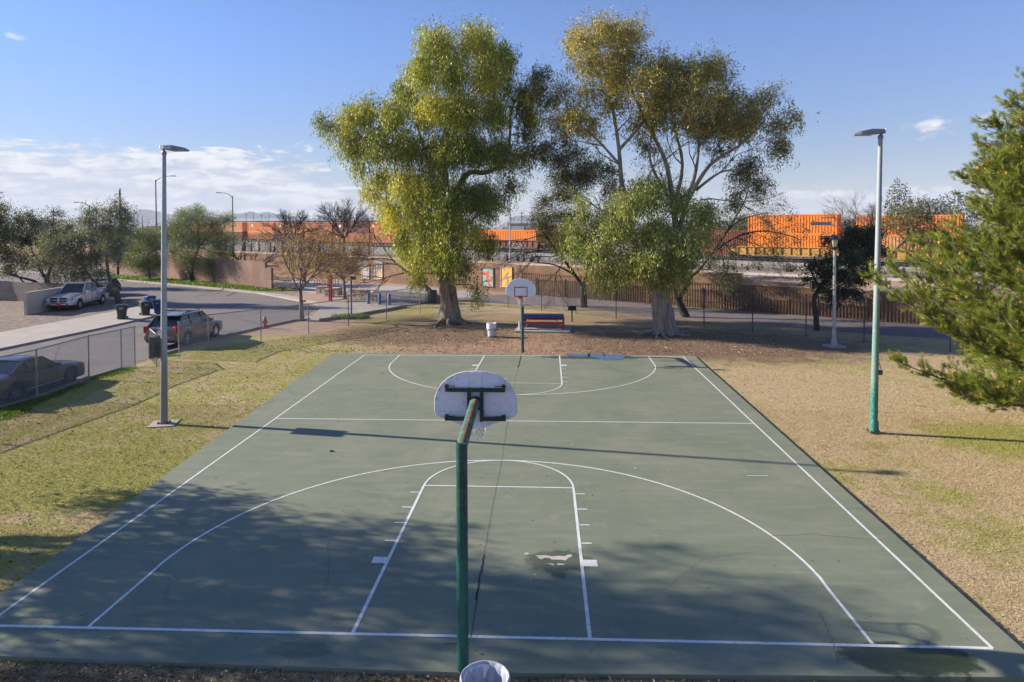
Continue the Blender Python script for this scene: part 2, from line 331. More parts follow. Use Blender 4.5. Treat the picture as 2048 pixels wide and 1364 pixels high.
for sgn,y0,kl,kr,fl,fr,tl,tr in ((1,None,(703,1271),(1180,1280),(848,971),(1147,976),(178,1253),(1745,1288)),(-1,None,(969,711),(1119,711),(940,767),(1124,767),(800,710),(1297,713))):
    kl,kr,fl,fr,tl,tr=[np.array(g0(*q)) for q in (kl,kr,fl,fr,tl,tr)]
    if sgn<0: fl=np.array([fr[0]-3.7,fr[1]+.02])
    line(kl,fl,.06); line(kr,fr,.06); line(fl,fr,.05)
    cx=(fl+fr)/2; r=np.linalg.norm(fr-fl)/2
    ap=cx+np.array([0,sgn*(r if sgn>0 else 1.83)]); ry=abs(ap[1]-cx[1])
    poly([cx+np.array([r*math.cos(t),sgn*ry*math.sin(t)]) for t in np.linspace(0,PI,33)],.05)
    # three point arc: straight runs then arc, meeting the circle at its apex
    hw=np.linalg.norm(tr-tl)/2; mid=(tl+tr)/2; apex=ap[1]
    arcc=mid[1]+sgn*1.55; R2=abs(apex-arcc)
    poly([tr,np.array([tr[0]-.02,arcc])]+[np.array([mid[0]+hw*math.cos(t),arcc+sgn*R2*math.sin(t)]) for t in np.linspace(.06,PI-.06,61)]+[np.array([tl[0]+.02,arcc]),tl],.055)
    # block and hash marks outside the lane
    for side,kk,ff in ((-1,kl,fl),(1,kr,fr)):
        dd=(ff-kk)/np.linalg.norm(ff-kk)
        for dist,ww,ln in ((2.28,.24,.26),(3.05,.045,.22),(3.85,.045,.22),(4.62,.045,.22),(5.45,.045,.22)):
            if dist==5.45 and sgn>0: pass
            p=kk+dd*dist; a=p+np.array([side*.03,0]); b=p+np.array([side*(.03+ln),0]); line(a,b,ww)
line(g0(1494,952),g0(1536,952),.03); line(g0(1006,757),g0(1014,757),.06)
mk=L.build('court_markings','white_paint'); tag(mk,kind='structure')
# faint chalk letters by the right side line
M['chalk']=simple('chalk',(.27,.29,.27),.9,var=.1,scale=20)
K=MB(); L=K; line.z=.0062
cz=lambda x,y:g0(1430+x/19.49,770+y/19.49)
for st in ([(580,515),(760,530),(960,590)],[(660,620),(850,600),(1040,570)],[(760,530),(800,600)],[(1190,715),(1050,665),(900,650),(780,662),(735,690),(770,715)],[(800,735),(960,745),(1290,780)],[(890,855),(1060,810),(1290,785)],[(970,750),(1010,820)],[(940,885),(985,915)],[(1000,910),(1100,885)],[(1150,885),(1190,940)],[(1210,910),(1330,905)],[(1300,885),(1420,890)]): poly([cz(*p) for p in st],.03)
K.build('chalk_letters','chalk',mk)
# joints and cracks along the slab
M['crack']=simple('crack_dark',(.018,.017,.014),.95,var=.2)
K=MB(); L=K; line.z=.0078
def crack(pts,w,jit=.02,n=14):
    P=[np.array(g0(*p)) for p in pts]; out=[]
    for a,b in zip(P,P[1:]):
        for t in np.linspace(0,1,n,endpoint=False): out.append(a+(b-a)*t+rng.normal(0,jit,2)*[1,.3])
    out.append(P[-1]); poly(out,w)
crack([(942,1275),(968,1110)],.010,.004); crack([(968,1110),(985,1010),(1000,940)],.006,.005); crack([(1000,940),(1022,800),(1041,715)],.006,.006)
crack([(951,1200),(968,1112)],.020,.006); crack([(1640,1226),(1655,1262),(1682,1330)],.006,.02)
crack([(50,1262),(95,1245)],.005,.03); crack([(1540,1072),(1620,1069),(1760,1080)],.007,.012,20); crack([(1036,735),(1042,712)],.03,.01)
crack([(885,1290),(900,1287),(918,1290)],.01,.01)
crack([(300,1120),(340,1160),(330,1200)],.005,.02,20); crack([(655,1085),(660,1130),(650,1180)],.005,.03,20); crack([(1230,870),(1300,905),(1420,930)],.004,.03,30); crack([(700,980),(790,1000),(850,990)],.004,.03,30); crack([(1330,1180),(1400,1120),(1530,1100)],.004,.03,30)
tag(K.build('court_cracks','crack'),kind='structure')
# peeled coating patches showing pale concrete
M['pale']=simple('bare_patch',(.50,.44,.41),.9,var=.08,scale=9)
K=MB(); z_=.0035
pc=lambda x,y:g0(960+x/7.314,1050+y/7.314)
K.flat([pc(*p) for p in [(800,448),(880,447),(960,443),(1050,462),(1150,452),(1240,458),(1290,435),(1340,432),(1345,462),(1290,485),(1255,522),(1200,512),(1120,508),(1050,512),(1020,485),(940,482),(905,505),(860,492),(845,462)][::-1]],z_)
K.flat([pc(*p) for p in [(970,560),(1080,570),(1085,595),(1050,585)][::-1]],z_); K.flat([pc(*p) for p in [(1115,580),(1150,560),(1240,572),(1235,585),(1130,590)][::-1]],z_)
for (x,y,r) in ((682,420,.045),(798,728,.022),(742,795,.016),(548,968,.012),(503,768,.01),(1307,210,.012),(1190,938,.01),(2020,645,.012)):
    q=pc(x,y); K.flat([(q[0]+r*(1+.3*math.sin(5*t))*math.cos(t),q[1]+r*.9*math.sin(t)) for t in np.linspace(0,2*PI,12,endpoint=False)],z_)
tag(K.build('bare_patches','pale'),kind='structure')
# puddles
s=N('puddle_mat'); s.bump(s.noise(3.),.02,.01); M['water']=s.fin((.02,.03,.02),.03,spec=1.); s.b.inputs['IOR'].default_value=1.5
def blob(pts,name,z=.0095):
    K=MB(); K.flat([g0(*p) for p in pts][::-1],z); tag(K.build(name,'water'),kind='structure')
blob([(1128,710),(1140,707.6),(1165,708),(1180,707.2),(1205,708.2),(1240,709),(1252,712),(1246,719),(1225,720.5),(1208,720.5),(1196,717),(1180,713.5),(1160,713.5),(1140,713)],'puddle')
# ---- roads and walks
ROAD=[(-700,985),(-300,893),(0,817),(74,796),(177,757),(243,737),(301,716),(460,669),(520,655),(585,641),(618,630),(629,617),(605,605),(560,596),(520,589),(400,577),(300,568),(130,552),(0,543),(-300,532),(-420,575),(0,578),(190,579),(240,592),(292,612),(322,626),(302,636),(200,659),(0,701),(-300,768),(-700,862)]
gp=lambda L_,z=GZ:[tuple(G(a,b,z)[:2]) for a,b in L_]
R1=gp(ROAD); tag(MB().sheet(R1,GZ+.006,.05).build('road','asphalt'),kind='structure')
tag(MB().sheet(gp([(-700,862),(-300,768),(0,701),(200,659),(302,636),(322,626),(292,612),(225,626),(0,668),(-300,728),(-700,810)]),GZ+.11,.16).build('pavement','concrete',bevel=.01),kind='structure')
K=MB()
def kerb(pts,w=.16,h=.13,zz=GZ):
    P=[G(a,b)[:2] for a,b in pts]
    for a,b in zip(P,P[1:]):
        d=b-a; l=np.linalg.norm(d); c_=(a+b)/2; K.box((c_[0],c_[1],zz+h/2-.03),(l+.02,w,h+.06),math.atan2(d[1],d[0]))
kerb([(-700,990),(-300,896),(0,819),(74,798),(177,759),(243,739)]); kerb([(301,718),(380,695),(460,671),(520,657),(585,643),(620,640)])
tag(K.build('kerb','kerb',bevel=.012),kind='structure')
K=MB(); kerb([(-300,530),(0,541),(130,550),(300,566),(400,575),(520,587),(560,594),(606,603)],.55,.12); tag(K.build('far_kerb','concrete'),kind='structure')
# plaza concrete wrapped round the end of the street, with a kerb edge to the park
PL=[(606,603),(629,617),(618,630),(585,641),(640,641),(700,632),(770,620),(812,613),(880,603),(1000,590),(1060,590),(1120,600),(1010,587),(850,573),(700,562),(560,563),(500,575),(560,588)]
tag(MB().sheet(gp([(606,601),(633,610),(640,618),(625,633),(585,641.5),(640,642),(700,633.5),(770,621.5),(812,614),(798,611),(740,606),(690,606),(660,604),(640,606),(580,592),(545,587),(520,587)]),GZ+.05,.1).build('plaza','concrete'),kind='structure')
tag(MB().sheet(gp([(560,578),(690,592),(760,590),(850,601),(900,600),(985,588),(870,577),(700,566),(560,561),(430,556),(380,560)]),GZ+.03,.08).build('walkway','concrete'),kind='structure')
tag(MB().sheet(gp([(692,604),(740,604),(798,610),(812,613),(880,602),(905,597),(880,590),(780,582),(740,580),(757,592)]),GZ+.055,.1).build('brick_paving','asphalt'),kind='structure')
tag(MB().sheet(gp([(905,602),(985,590),(1040,588),(1150,594),(1300,608.5),(1440,622),(1600,632),(1800,647),(2100,668),(2250,700),(2100,690),(1728,668),(1500,646),(1300,634),(1150,614),(1010,608)]),GZ+.008,.05).build('park_drive','asphalt'),kind='structure')
K=MB(); kerb([(640,643),(700,634.5),(770,622.5),(812,614.5)],.15,.2); tag(K.build('plaza_kerb','kerb'),kind='structure')
# pale path on the raised land behind the wall
def strip(name,mat,s0,s1,u0,u1,dz,n_=24):
    K=MB(); U=np.linspace(u0,u1,n_); vv=[US(u,q,TZ(u,q)+dz) for u in U for q in (s0,s1)]; K.add(vv,[(2*i,2*i+2,2*i+3,2*i+1) for i in range(n_-1)]); return tag(K.build(name,mat),kind='structure')
M['path']=simple('path_mat',(.56,.51,.44),.9,var=.07,scale=.6)
strip('path','path',3.1,5.9,-60,120,.02)
# grass verge under the far wall
# ---- railway: two tracks, sleepers, rails
M['rail']=simple('rail_steel',(.06,.045,.04),.6,.3,var=.2); M['sleeper']=simple('sleeper_mat',(.06,.05,.045),.9,var=.3)
K=MB(); K2=MB()
trz=lambda u:TZ(u,49)
for q in (46.2,47.7,50.3,51.8):
    for a,b in ((-220,-100),(-100,-30),(-30,40),(40,110)): 
        A=US(a,q,trz(a)+.22);B=US(b,q,trz(b)+.22); K.tube([A,B],.06,4)
for u in np.arange(-60,100,.9):
    for q in (46.95,51.05): p=US(u,q,trz(u)+.07); K2.box(p,(.25,2.5,.16),math.atan2(UV[1],UV[0]))
r_=tag(K.build('railway_track','rail'),kind='structure'); K2.build('sleepers','sleeper',r_)
# ================================================================= hills
M['hill']=simple('mountain_rock',(.16,.14,.13),.95,var=.3,scale=.002)
def ridge(name,pts,dist,depth):
    K=MB(); P=[]
    for a,b in zip(pts,pts[1:]):
        for t in np.linspace(0,1,7,endpoint=False): P.append((a[0]+(b[0]-a[0])*t,a[1]+(b[1]-a[1])*t-rng.random()*1.2))
    P.append(pts[-1]); top=[D(x,y,dist) for x,y in P]; n_=len(P)
    v=[(t[0],t[1]-depth*.5,0) for t in top]+[(t[0],t[1]-depth*.2+rng.normal(0,depth*.05),t[2]*.55) for t in top]+[tuple(t) for t in top]+[(t[0],t[1]+depth,0) for t in top]
    K.add(v,[(r*n_+i,r*n_+i+1,(r+1)*n_+i+1,(r+1)*n_+i) for r in range(3) for i in range(n_-1)])
    tag(K.build(name,'hill'),kind='structure')
ridge('mountains',[(60,455),(120,440),(160,434),(200,437),(235,432),(262,424),(285,419),(300,420),(320,425),(360,432),(385,430),(410,431),(440,436),(470,428),(485,427),(500,423),(515,427),(535,424),(550,428),(575,431),(610,436),(660,441),(740,449)],5200,900)
ridge('far_hills',[(1000,452),(1030,432),(1060,431),(1090,430),(1130,433),(1200,441),(1300,447),(1420,443),(1500,445),(1600,441),(1700,438),(1800,441),(1900,446)],4200,600)
M['tan_hill']=simple('tan_earth',(.33,.26,.19),.95,var=.15,scale=.02)
K=MB(); 
for cx_,w_,h_ in ((1062,34,8),(1090,26,7)):
    c_=D(cx_,450,760); K.lathe((c_[0],c_[1],0),[(w_*1.1,0),(w_*.75,h_*.9),(w_*.35,h_*1.35),(.5,h_*1.5)],20)
tag(K.build('gravel_mounds','tan_hill',smooth=True),kind='structure')
# fading air
hz=MB().box((0,2600,130),(13000,8400,320)); vm=bpy.data.materials.new('haze_air'); vm.use_nodes=True; nt=vm.node_tree; nt.nodes.remove(nt.nodes['Principled BSDF'])
pv=nt.nodes.new('ShaderNodeVolumePrincipled'); pv.inputs['Color'].default_value=(.80,.88,1,1); pv.inputs['Density'].default_value=1.6e-4; pv.inputs['Anisotropy'].default_value=0.
nt.links.new(pv.outputs[0],nt.nodes['Material Output'].inputs['Volume'])
M['haze']=vm

hb=hz.build('haze','haze'); tag(hb,kind='stuff')
# ================================================================= OBJECT MATERIALS
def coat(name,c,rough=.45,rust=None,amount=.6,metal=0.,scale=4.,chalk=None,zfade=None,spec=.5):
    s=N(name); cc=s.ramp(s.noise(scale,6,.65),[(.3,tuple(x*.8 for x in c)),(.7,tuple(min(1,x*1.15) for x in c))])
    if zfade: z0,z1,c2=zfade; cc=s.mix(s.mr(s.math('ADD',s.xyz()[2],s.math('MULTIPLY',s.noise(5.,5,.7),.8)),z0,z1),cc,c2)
    if chalk: cc=s.mix(s.math('MULTIPLY',s.mr(s.noise(12,6,.75),.48,.62),.6),cc,chalk)
    if rust: cc=s.mix(s.mr(s.noise(9.,8,.75),amount,amount+.06),cc,rust)
    M[name]=s.fin(cc,rough,metal,spec); return M[name]
coat('galv',(.34,.36,.38),.5,metal=.35,scale=6); coat('box_yellow',(.50,.36,.14),.6); coat('galv_pale',(.40,.42,.44),.55,metal=.25,scale=6)
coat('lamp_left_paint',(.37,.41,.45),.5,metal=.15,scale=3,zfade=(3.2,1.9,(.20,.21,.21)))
s=N('lamp_right_paint'); z=s.math('ADD',s.xyz()[2],s.math('MULTIPLY',s.noise(3.,6,.7),.9))
c_=s.mix(s.mr(z,1.6,2.1),(.018,.19,.155),s.mix(s.mr(z,3.2,5.2),(.15,.27,.24),(.31,.35,.38))); c_=s.mix(s.math('MULTIPLY',s.mr(s.noise(14,7,.75),.5,.62),.55),c_,(.30,.42,.38)); M['lamp_right_paint']=s.fin(c_,.55)
coat('lamp_head',(.30,.31,.32),.4,metal=.5); coat('lens',(.55,.56,.55),.2)
coat('green_pole',(.006,.070,.056),.48,rust=(.13,.085,.05),amount=.70,chalk=(.035,.15,.11),zfade=(2.4,1.7,(.008,.105,.09)))
s=N('arm_paint'); n=s.noise(6.,8,.75); X,Y,Z=s.xyz(); top=s.mr(s.math('ABSOLUTE',s.math('SUBTRACT',X,-.002)),.042,.012)
c_=s.mix(s.mr(s.math('ADD',n,s.math('MULTIPLY',top,.15)),.59,.64),s.ramp(s.noise(3.,7,.7),[(.35,(.012,.07,.055)),(.65,(.085,.19,.135))]),s.ramp(s.noise(20.,5,.7),[(.3,(.20,.06,.02)),(.7,(.48,.22,.08))])); M['arm_paint']=s.fin(c_,.7)
coat('bracket',(.006,.045,.034),.5,rust=(.13,.05,.02),amount=.68); coat('rusty',(.10,.038,.018),.85,rust=(.03,.02,.015),amount=.55)
M['board_white']=simple('board_white',(.80,.82,.88),.5,var=.035,scale=2.,dirt=((.66,.66,.68),7.)); coat('orange_paint',(.55,.10,.025),.5); coat('rim_red',(.50,.03,.02),.45)
coat('net',(.62,.60,.58),.9); coat('black_metal',(.012,.012,.013),.5); coat('red_paint',(.42,.022,.02),.45,rust=(.2,.06,.04),amount=.74); coat('blue_paint',(.015,.055,.20),.45)
coat('hydrant_red',(.45,.02,.02),.4); coat('post_blue',(.02,.08,.20),.45,chalk=(.06,.12,.24)); coat('bollard_blue',(.055,.14,.33),.5,rust=(.45,.12,.08),amount=.66)
coat('faded_red',(.42,.16,.13),.6); coat('concrete_post',(.42,.40,.37),.85,scale=12); coat('green_metal',(.01,.06,.045),.4)
coat('bag',(.72,.74,.80),.35); coat('bag_shaded',(.36,.40,.50),.4); coat('wire_grey',(.10,.11,.12),.5,metal=.4)  # near can's bag is a darker bluish copy, interior shade in its colour
coat('tyre',(.012,.012,.012),.85); coat('chrome',(.62,.63,.65),.18,metal=.9); coat('black_plastic',(.015,.015,.016),.6)
coat('bin_green',(.018,.038,.032),.5,rust=(.05,.08,.075),amount=.68); coat('bin_lid_green',(.04,.06,.055),.45); coat('bin_blue',(.008,.028,.17),.45); coat('bin_label',(.42,.46,.44),.6)
for nm,cc,r,mt in (('paint_silver',(.52,.54,.60),.28,.55),('paint_champagne',(.16,.14,.12),.28,.5),('paint_grey',(.06,.056,.054),.28,.5),('paint_dark',(.02,.03,.03),.25,.3)):
    s=N(nm); fl=s.noise(8.,3); s.fin(s.ramp(fl,[(.3,tuple(x*.93 for x in cc)),(.7,tuple(x*1.07 for x in cc))]),r,mt); s.b.inputs['Coat Weight'].default_value=.7; s.b.inputs['Coat Roughness'].default_value=.06; M[nm]=s.m
s=N('car_glass'); M['car_glass']=s.fin((.012,.016,.02),.05,spec=.8)
s=N('head_lens'); M['head_lens']=s.fin((.55,.56,.58),.1,.2); s=N('tail_lens'); M['tail_lens']=s.fin((.42,.012,.02),.2); s=N('amber'); M['amber']=s.fin((.6,.18,.04),.3); s=N('plate'); M['plate']=s.fin((.55,.55,.58),.4); s=N('plate_red'); M['plate_red']=s.fin((.5,.01,.02),.35)
s=N('lantern_glass'); M['lantern_glass']=s.fin((.50,.47,.36),.35)
coat('lantern_roof',(.03,.05,.12),.3,metal=.4)
def block_wall(name,c1,c2,mort,uv=True):
    s=N(name); u=s.math('ADD',s.math('MULTIPLY',s.xyz()[0],float(UV[0])),s.math('MULTIPLY',s.xyz()[1],float(UV[1])))
    vv=s.n('ShaderNodeCombineXYZ',{0:u,1:s.xyz()[2],2:0.}).outputs[0]
    b=s.n('ShaderNodeTexBrick',{'Vector':vv,'Color1':c1,'Color2':c2,'Mortar':mort,'Scale':1.,'Mortar Size':.012,'Brick Width':.4,'Row Height':.2,'Bias':0.})
    n=s.noise(14.,7,.85); c_=s.mix(s.mr(n,.32,.68,0.,.75),b.outputs[0],tuple(x*.45 for x in c1)); c_=s.mix(s.mr(s.noise(.5,5,.6),.4,.7,0.,.35),c_,tuple(min(1,x*1.4) for x in c2)); s.bump(n,.9,.06); M[name]=s.fin(c_,.95,spec=.2)
block_wall('wall_brown',(.27,.17,.112),(.33,.215,.142),(.16,.105,.075)); block_wall('wall_mauve',(.27,.18,.145),(.31,.21,.17),(.19,.13,.11)); block_wall('wall_grey',(.30,.255,.23),(.35,.30,.27),(.2,.17,.155))
coat('cap_pink',(.50,.36,.29),.9); coat('stucco',(.52,.44,.36),.92,scale=1.2); coat('picket_rust',(.095,.052,.034),.8,rust=(.06,.032,.02),amount=.55)
# ================================================================= COURT FURNITURE
HB=[(0,.955),(.17,.945),(.33,.905),(.46,.84),(.57,.74),(.64,.63),(.685,.51),(.69,.47),(.69,.29),(.665,.225),(.60,.185),(.50,.155),(.15,0),(.0,0)]
HB=HB+[(-x,z) for x,z in HB[::-1] if x>0]
HB=HB[::-1]
def hoop(label,loc,rz,old):
    r=empty('basketball_hoop',loc,rz,label,'basketball hoop','basketball hoops at the two ends of the court')
    zb=2.83; yb=1.90; pole='green_pole'
    MB().lathe((0,0,0),[(.082,0),(.08,3.12),(.079,3.2)],24).build('pole',pole,r,smooth=True)
    arm=MB().tube([(0,-.02,3.13),(0,.1,3.16),(.0,yb-.22,3.30)],[.080,.081,.079],20); arm.build('arm','arm_paint' if old else pole,r,smooth=True)
    b=MB().prism(HB,(0,yb,zb),(1,0,0),(0,0,1),(0,1,0),-.012,.012)
    bo=b.build('backboard','board_white',r)
    e=MB(); n=len(HB)   # rolled rim flange of the fan board
    for i in range(n):
        p,q=HB[i],HB[(i+1)%n]
        if (p[1]<.16 and q[1]<.16): continue
        e.tube([(p[0],yb-.014,zb+p[1]),(q[0],yb-.014,zb+q[1])],.011,5)
    e.build('rim_flange','board_white',bo)
    for c_,d_ in (((0,yb-.026,zb+.80),(.20,.028,.29)),((-.335,yb-.022,zb+.715),(.45,.02,.11)),((.335,yb-.022,zb+.715),(.45,.02,.11)),((-.40,yb-.02,zb+.235),(.48,.016,.075)),((.40,yb-.02,zb+.235),(.48,.016,.075)),((0,yb-.022,zb+.05),(.17,.02,.10))):
        MB().box(c_,d_).build('stiffener','board_white',bo)
    rv=None
    for k in range(14):
        x=-.60+1.2*k/13
        if rv is None: rv=MB().tube([(0,0,0),(0,-.006,0)],.006,6).build('rivet','rusty',bo); q_=rv
        else: q_=rv.copy(); col.objects.link(q_)
        q_.location=(x,yb-.03,zb+.28)
    # target square and rim on the court side
    t=MB(); y=yb+.015
    for c,d in (((0,y,zb+.56),(.62,.008,.05)),((0,y,zb+.14),(.62,.008,.05)),((-.285,y,zb+.35),(.05,.008,.37)),((.285,y,zb+.35),(.05,.008,.37))): t.box(c,d)
    t.build('target_square','orange_paint',bo)
    br=MB(); yy=yb-.075
    br.box((-.105,yy,zb+.41),(.06,.05,.56)); br.box((.105,yy,zb+.41),(.06,.05,.56)); br.box((0,yy-.004,zb+.40),(.15,.045,.16)); br.box((0,yy-.004,zb+.66),(.15,.045,.05))
    br.box((0,yy-.03,zb+.655),(1.0,.012,.055)); br.box((0,yy-.005,zb+.684),(1.0,.05,.008)); 
    br.box((-.32,yy-.03,zb+.18),(.38,.012,.06)); br.box((.32,yy-.03,zb+.18),(.38,.012,.06)); br.box((-.32,yy-.01,zb+.147),(.38,.04,.008)); br.box((.32,yy-.01,zb+.147),(.38,.04,.008))
    br.tube([(0,yb-.30,3.285),(0,yb-.09,3.28)],[.079,.105],12)
    br.build('bracket','bracket',r)
    for sx in(-1,1):
        for zz,mt in((.715,'rusty'),(.21,'bracket')):
            c=MB(); c.box((sx*.475,yy-.025,zb+zz),(.06,.03,.075)); c.tube([(sx*.515,yy-.035,zb+zz+.01),(sx*.345,yy-.035,zb+zz+.01)],.007,6); c.box((sx*.345,yy-.035,zb+zz+.01),(.016,.018,.018)); c.build('clamp',mt,r)
    rz0=zb+.115; rc=(0,yb+.16+.225,rz0)
    R=MB().tube([(rc[0]+.225*math.cos(a),rc[1]+.225*math.sin(a),rz0) for a in np.linspace(0,2*PI,32,endpoint=False)],.011,6,closed=True)
    R.box((0,yb+.09,rz0-.01),(.16,.17,.02)); R.box((0,yb+.02,rz0-.04),(.16,.016,.13)); R.tube([(-.14,rc[1]-.17,rz0),(-.06,yb+.03,rz0-.09)],.008,5); R.tube([(.14,rc[1]-.17,rz0),(.06,yb+.03,rz0-.09)],.008,5)
    rim=R.build('rim','rim_red',r,smooth=True)
    P0=[];P1=[]; ns=12; zs=[0,.07,.14,.21,.28,.34,.40]; rs=[.222,.19,.165,.145,.13,.122,.12]
    for l in range(6):
        for k in range(ns):
            o=.5*(l%2)
            for dd in(-.5,.5):
                a=2*PI*(k+o)/ns; b=2*PI*(k+o+dd)/ns; P0.append((rc[0]+rs[l]*math.cos(a),rc[1]+rs[l]*math.sin(a),rz0-zs[l])); P1.append((rc[0]+rs[l+1]*math.cos(b),rc[1]+rs[l+1]*math.sin(b),rz0-zs[l+1]-.008*rng.random()))
    MB().sticks(P0,P1,.0052,.0052).build('net','net',r)
    return r
hoop('nearest basketball hoop seen from behind, green pole with a rusty bent arm',(G(925,1341,0)[0]+0,G(925,1341,0)[1]+.04,0),0,True)
fh=G(1045,705,0); hoop('far basketball hoop facing the camera, white fan board with an orange square',(fh[0],fh[1],0),PI,False)
# lined barrel at the near edge
def barrel(label,px,py,z,r,h,name='trash_can'):
    p=G(px,py,z); R=empty(name,(p[0],p[1],GZ),0,label,'trash can')
    b=MB().lathe((0,0,0),[(r*.9,0),(r*.93,h*.5),(r*.94,h*.97)],28,False); b.build('barrel','bag',R,smooth=True)
    k=MB(); n=96; v=[];f=[]
    prof=[(.99,-.30,1),(1.045,-.12,.8),(1.04,-.03,.5),(1.01,.012,.2),(.96,.0,.3),(.92,-.10,.9),(.88,-.25,1.),(.80,-.5,1.),(.5,-.72,1.),(.0,-.76,0)]
    for a_,z_,w_ in prof:
        for j in range(n):
            a=2*PI*j/n; rr=r*(a_+(.05 if z_<-.1 and a_<.95 else .02)*w_*math.sin(9*a+z_*4+math.sin(3*a))+.022*w_*math.sin(16*a+2+z_*5)+.02*w_*math.sin(5*a)); v.append((rr*math.cos(a),rr*math.sin(a),h+z_*(h*.95)*.9+(.02*math.sin(7*a) if z_<-.1 and a_>.95 else 0)))
    for i in range(len(prof)-1):
        for j in range(n): f.append((i*n+j,i*n+(j+1)%n,(i+1)*n+(j+1)%n,(i+1)*n+j))
    k.add(v,f); k.build('bin_bag','bag_shaded',R,smooth=True,sharp=0)
    return R
barrel('round trash can lined with a pale bag at the near edge of the court',970,1343,.86,.29,.88)
# far wire trash can
p=G(983,674); R=empty('trash_can',p,0,'white lined trash can in a black wire frame beside the big left tree','trash can')
MB().lathe((0,0,.05),[(.20,0),(.23,.35),(.245,.6)],20,False).build('barrel','bag',R,smooth=True)
k=MB(); v=[];f=[];n=32
pf=[(.262,.42),(.275,.55),(.28,.72),(.27,.80),(.25,.80),(.22,.6)]
for a_,z_ in pf:
    for j in range(n): a=2*PI*j/n; rr=a_+.008*math.sin(8*a+z_*9); v.append((rr*math.cos(a),rr*math.sin(a),z_+.012*math.sin(5*a)*(z_<.5)))
for i in range(len(pf)-1):
    for j in range(n): f.append((i*n+j,i*n+(j+1)%n,(i+1)*n+(j+1)%n,(i+1)*n+j))
k.add(v,f).build('bin_bag','bag',R,smooth=True)
k=MB()
for z_ in(.06,.47): k.tube([(.29*math.cos(a),.29*math.sin(a),z_) for a in np.linspace(0,2*PI,24,endpoint=False)],.011,5,closed=True)
for j in range(5): a=2*PI*j/5+.5; k.tube([(.295*math.cos(a),.295*math.sin(a),0),(.295*math.cos(a),.295*math.sin(a),.5)],.012,5)
k.tube([(-.37,0,-.0),(-.37,0,.58)],.022,6); k.tube([(-.37,0,.3),(-.29,0,.3)],.01,5); k.build('wire_frame','wire_grey',R)
# picnic table on a slab
p=G(1088,661); R=empty('picnic_table',(p[0]-.05,p[1]+.25,GZ+.1),-.06,'blue topped picnic table with red bench seats standing on a concrete slab','picnic table','')
sl_=MB().box((0,.3,.0),(3.3,2.7,.12)); so_=sl_.build('picnic_slab','concrete',bevel=.01); so_.location=(p[0]-.05,p[1]+.1,GZ+.04); so_.rotation_euler=(0,0,-.06); tag(so_,kind='structure')
t=MB(); t.box((0,.6,.74),(2.45,.80,.06)); t.box((-1.19,.6,.36),(.07,.80,.74)); t.box((1.19,.6,.36),(.07,.80,.74)); t.box((0,.215,.68),(2.45,.03,.10)); t.box((0,.985,.68),(2.45,.03,.10)); t.build('tabletop','blue_paint',R,bevel=.02)
for yy,nm in((-.42,'red_paint'),(1.55,'red_paint')):
    t=MB(); t.box((.0,yy,.42),(2.5,.30,.055)); t.box((0,yy-.14,.37),(2.5,.025,.09)); t.box((-1.2,yy,.2),(.09,.30,.42)); t.box((1.2,yy,.2),(.09,.30,.42)); t.build('bench_seat',nm,R,bevel=.012)
t=MB(); t.box((0,.12,.50),(1.75,.07,.05)); t.tube([(.86,.12,.5),(1.05,-.28,.06)],.025,6); t.tube([(-.86,.12,.5),(-1.05,-.28,.06)],.025,6); t.box((0,-.02,.26),(1.9,.3,.03)); t.build('frame','faded_red',R)
p=G(1040,662); R=empty('stone_post',p,0,'short grey stone post at the left end of the picnic slab','post'); R2=MB().box((0,0,.26),(.14,.2,.62),.3); R2.build('post_block','concrete_post',R,bevel=.02)
# charcoal grill
p=G(1144,643.5); R=empty('charcoal_grill',p,0,'black charcoal grill box on a single post behind the picnic table','grill')
MB().tube([(0,0,0),(0,0,.75)],.045,8).build('post','black_metal',R); b=MB(); b.box((0,0,.77),(.52,.40,.02)); b.box((0,.19,.9),(.52,.02,.26)); b.box((-.25,0,.9),(.02,.38,.26)); b.box((.25,0,.9),(.02,.38,.26)); b.box((0,-.19,.86),(.48,.02,.18)); b.build('fire_box','black_metal',R)
b=MB(); b.tube([(-.24,-.02,1.0),(.24,-.02,1.0)],.008,4); 
for k in range(9): b.tube([(-.22+.055*k,-.17,.995),(-.22+.055*k,.17,.995)],.005,4)
b.build('grate','wire_grey',R)
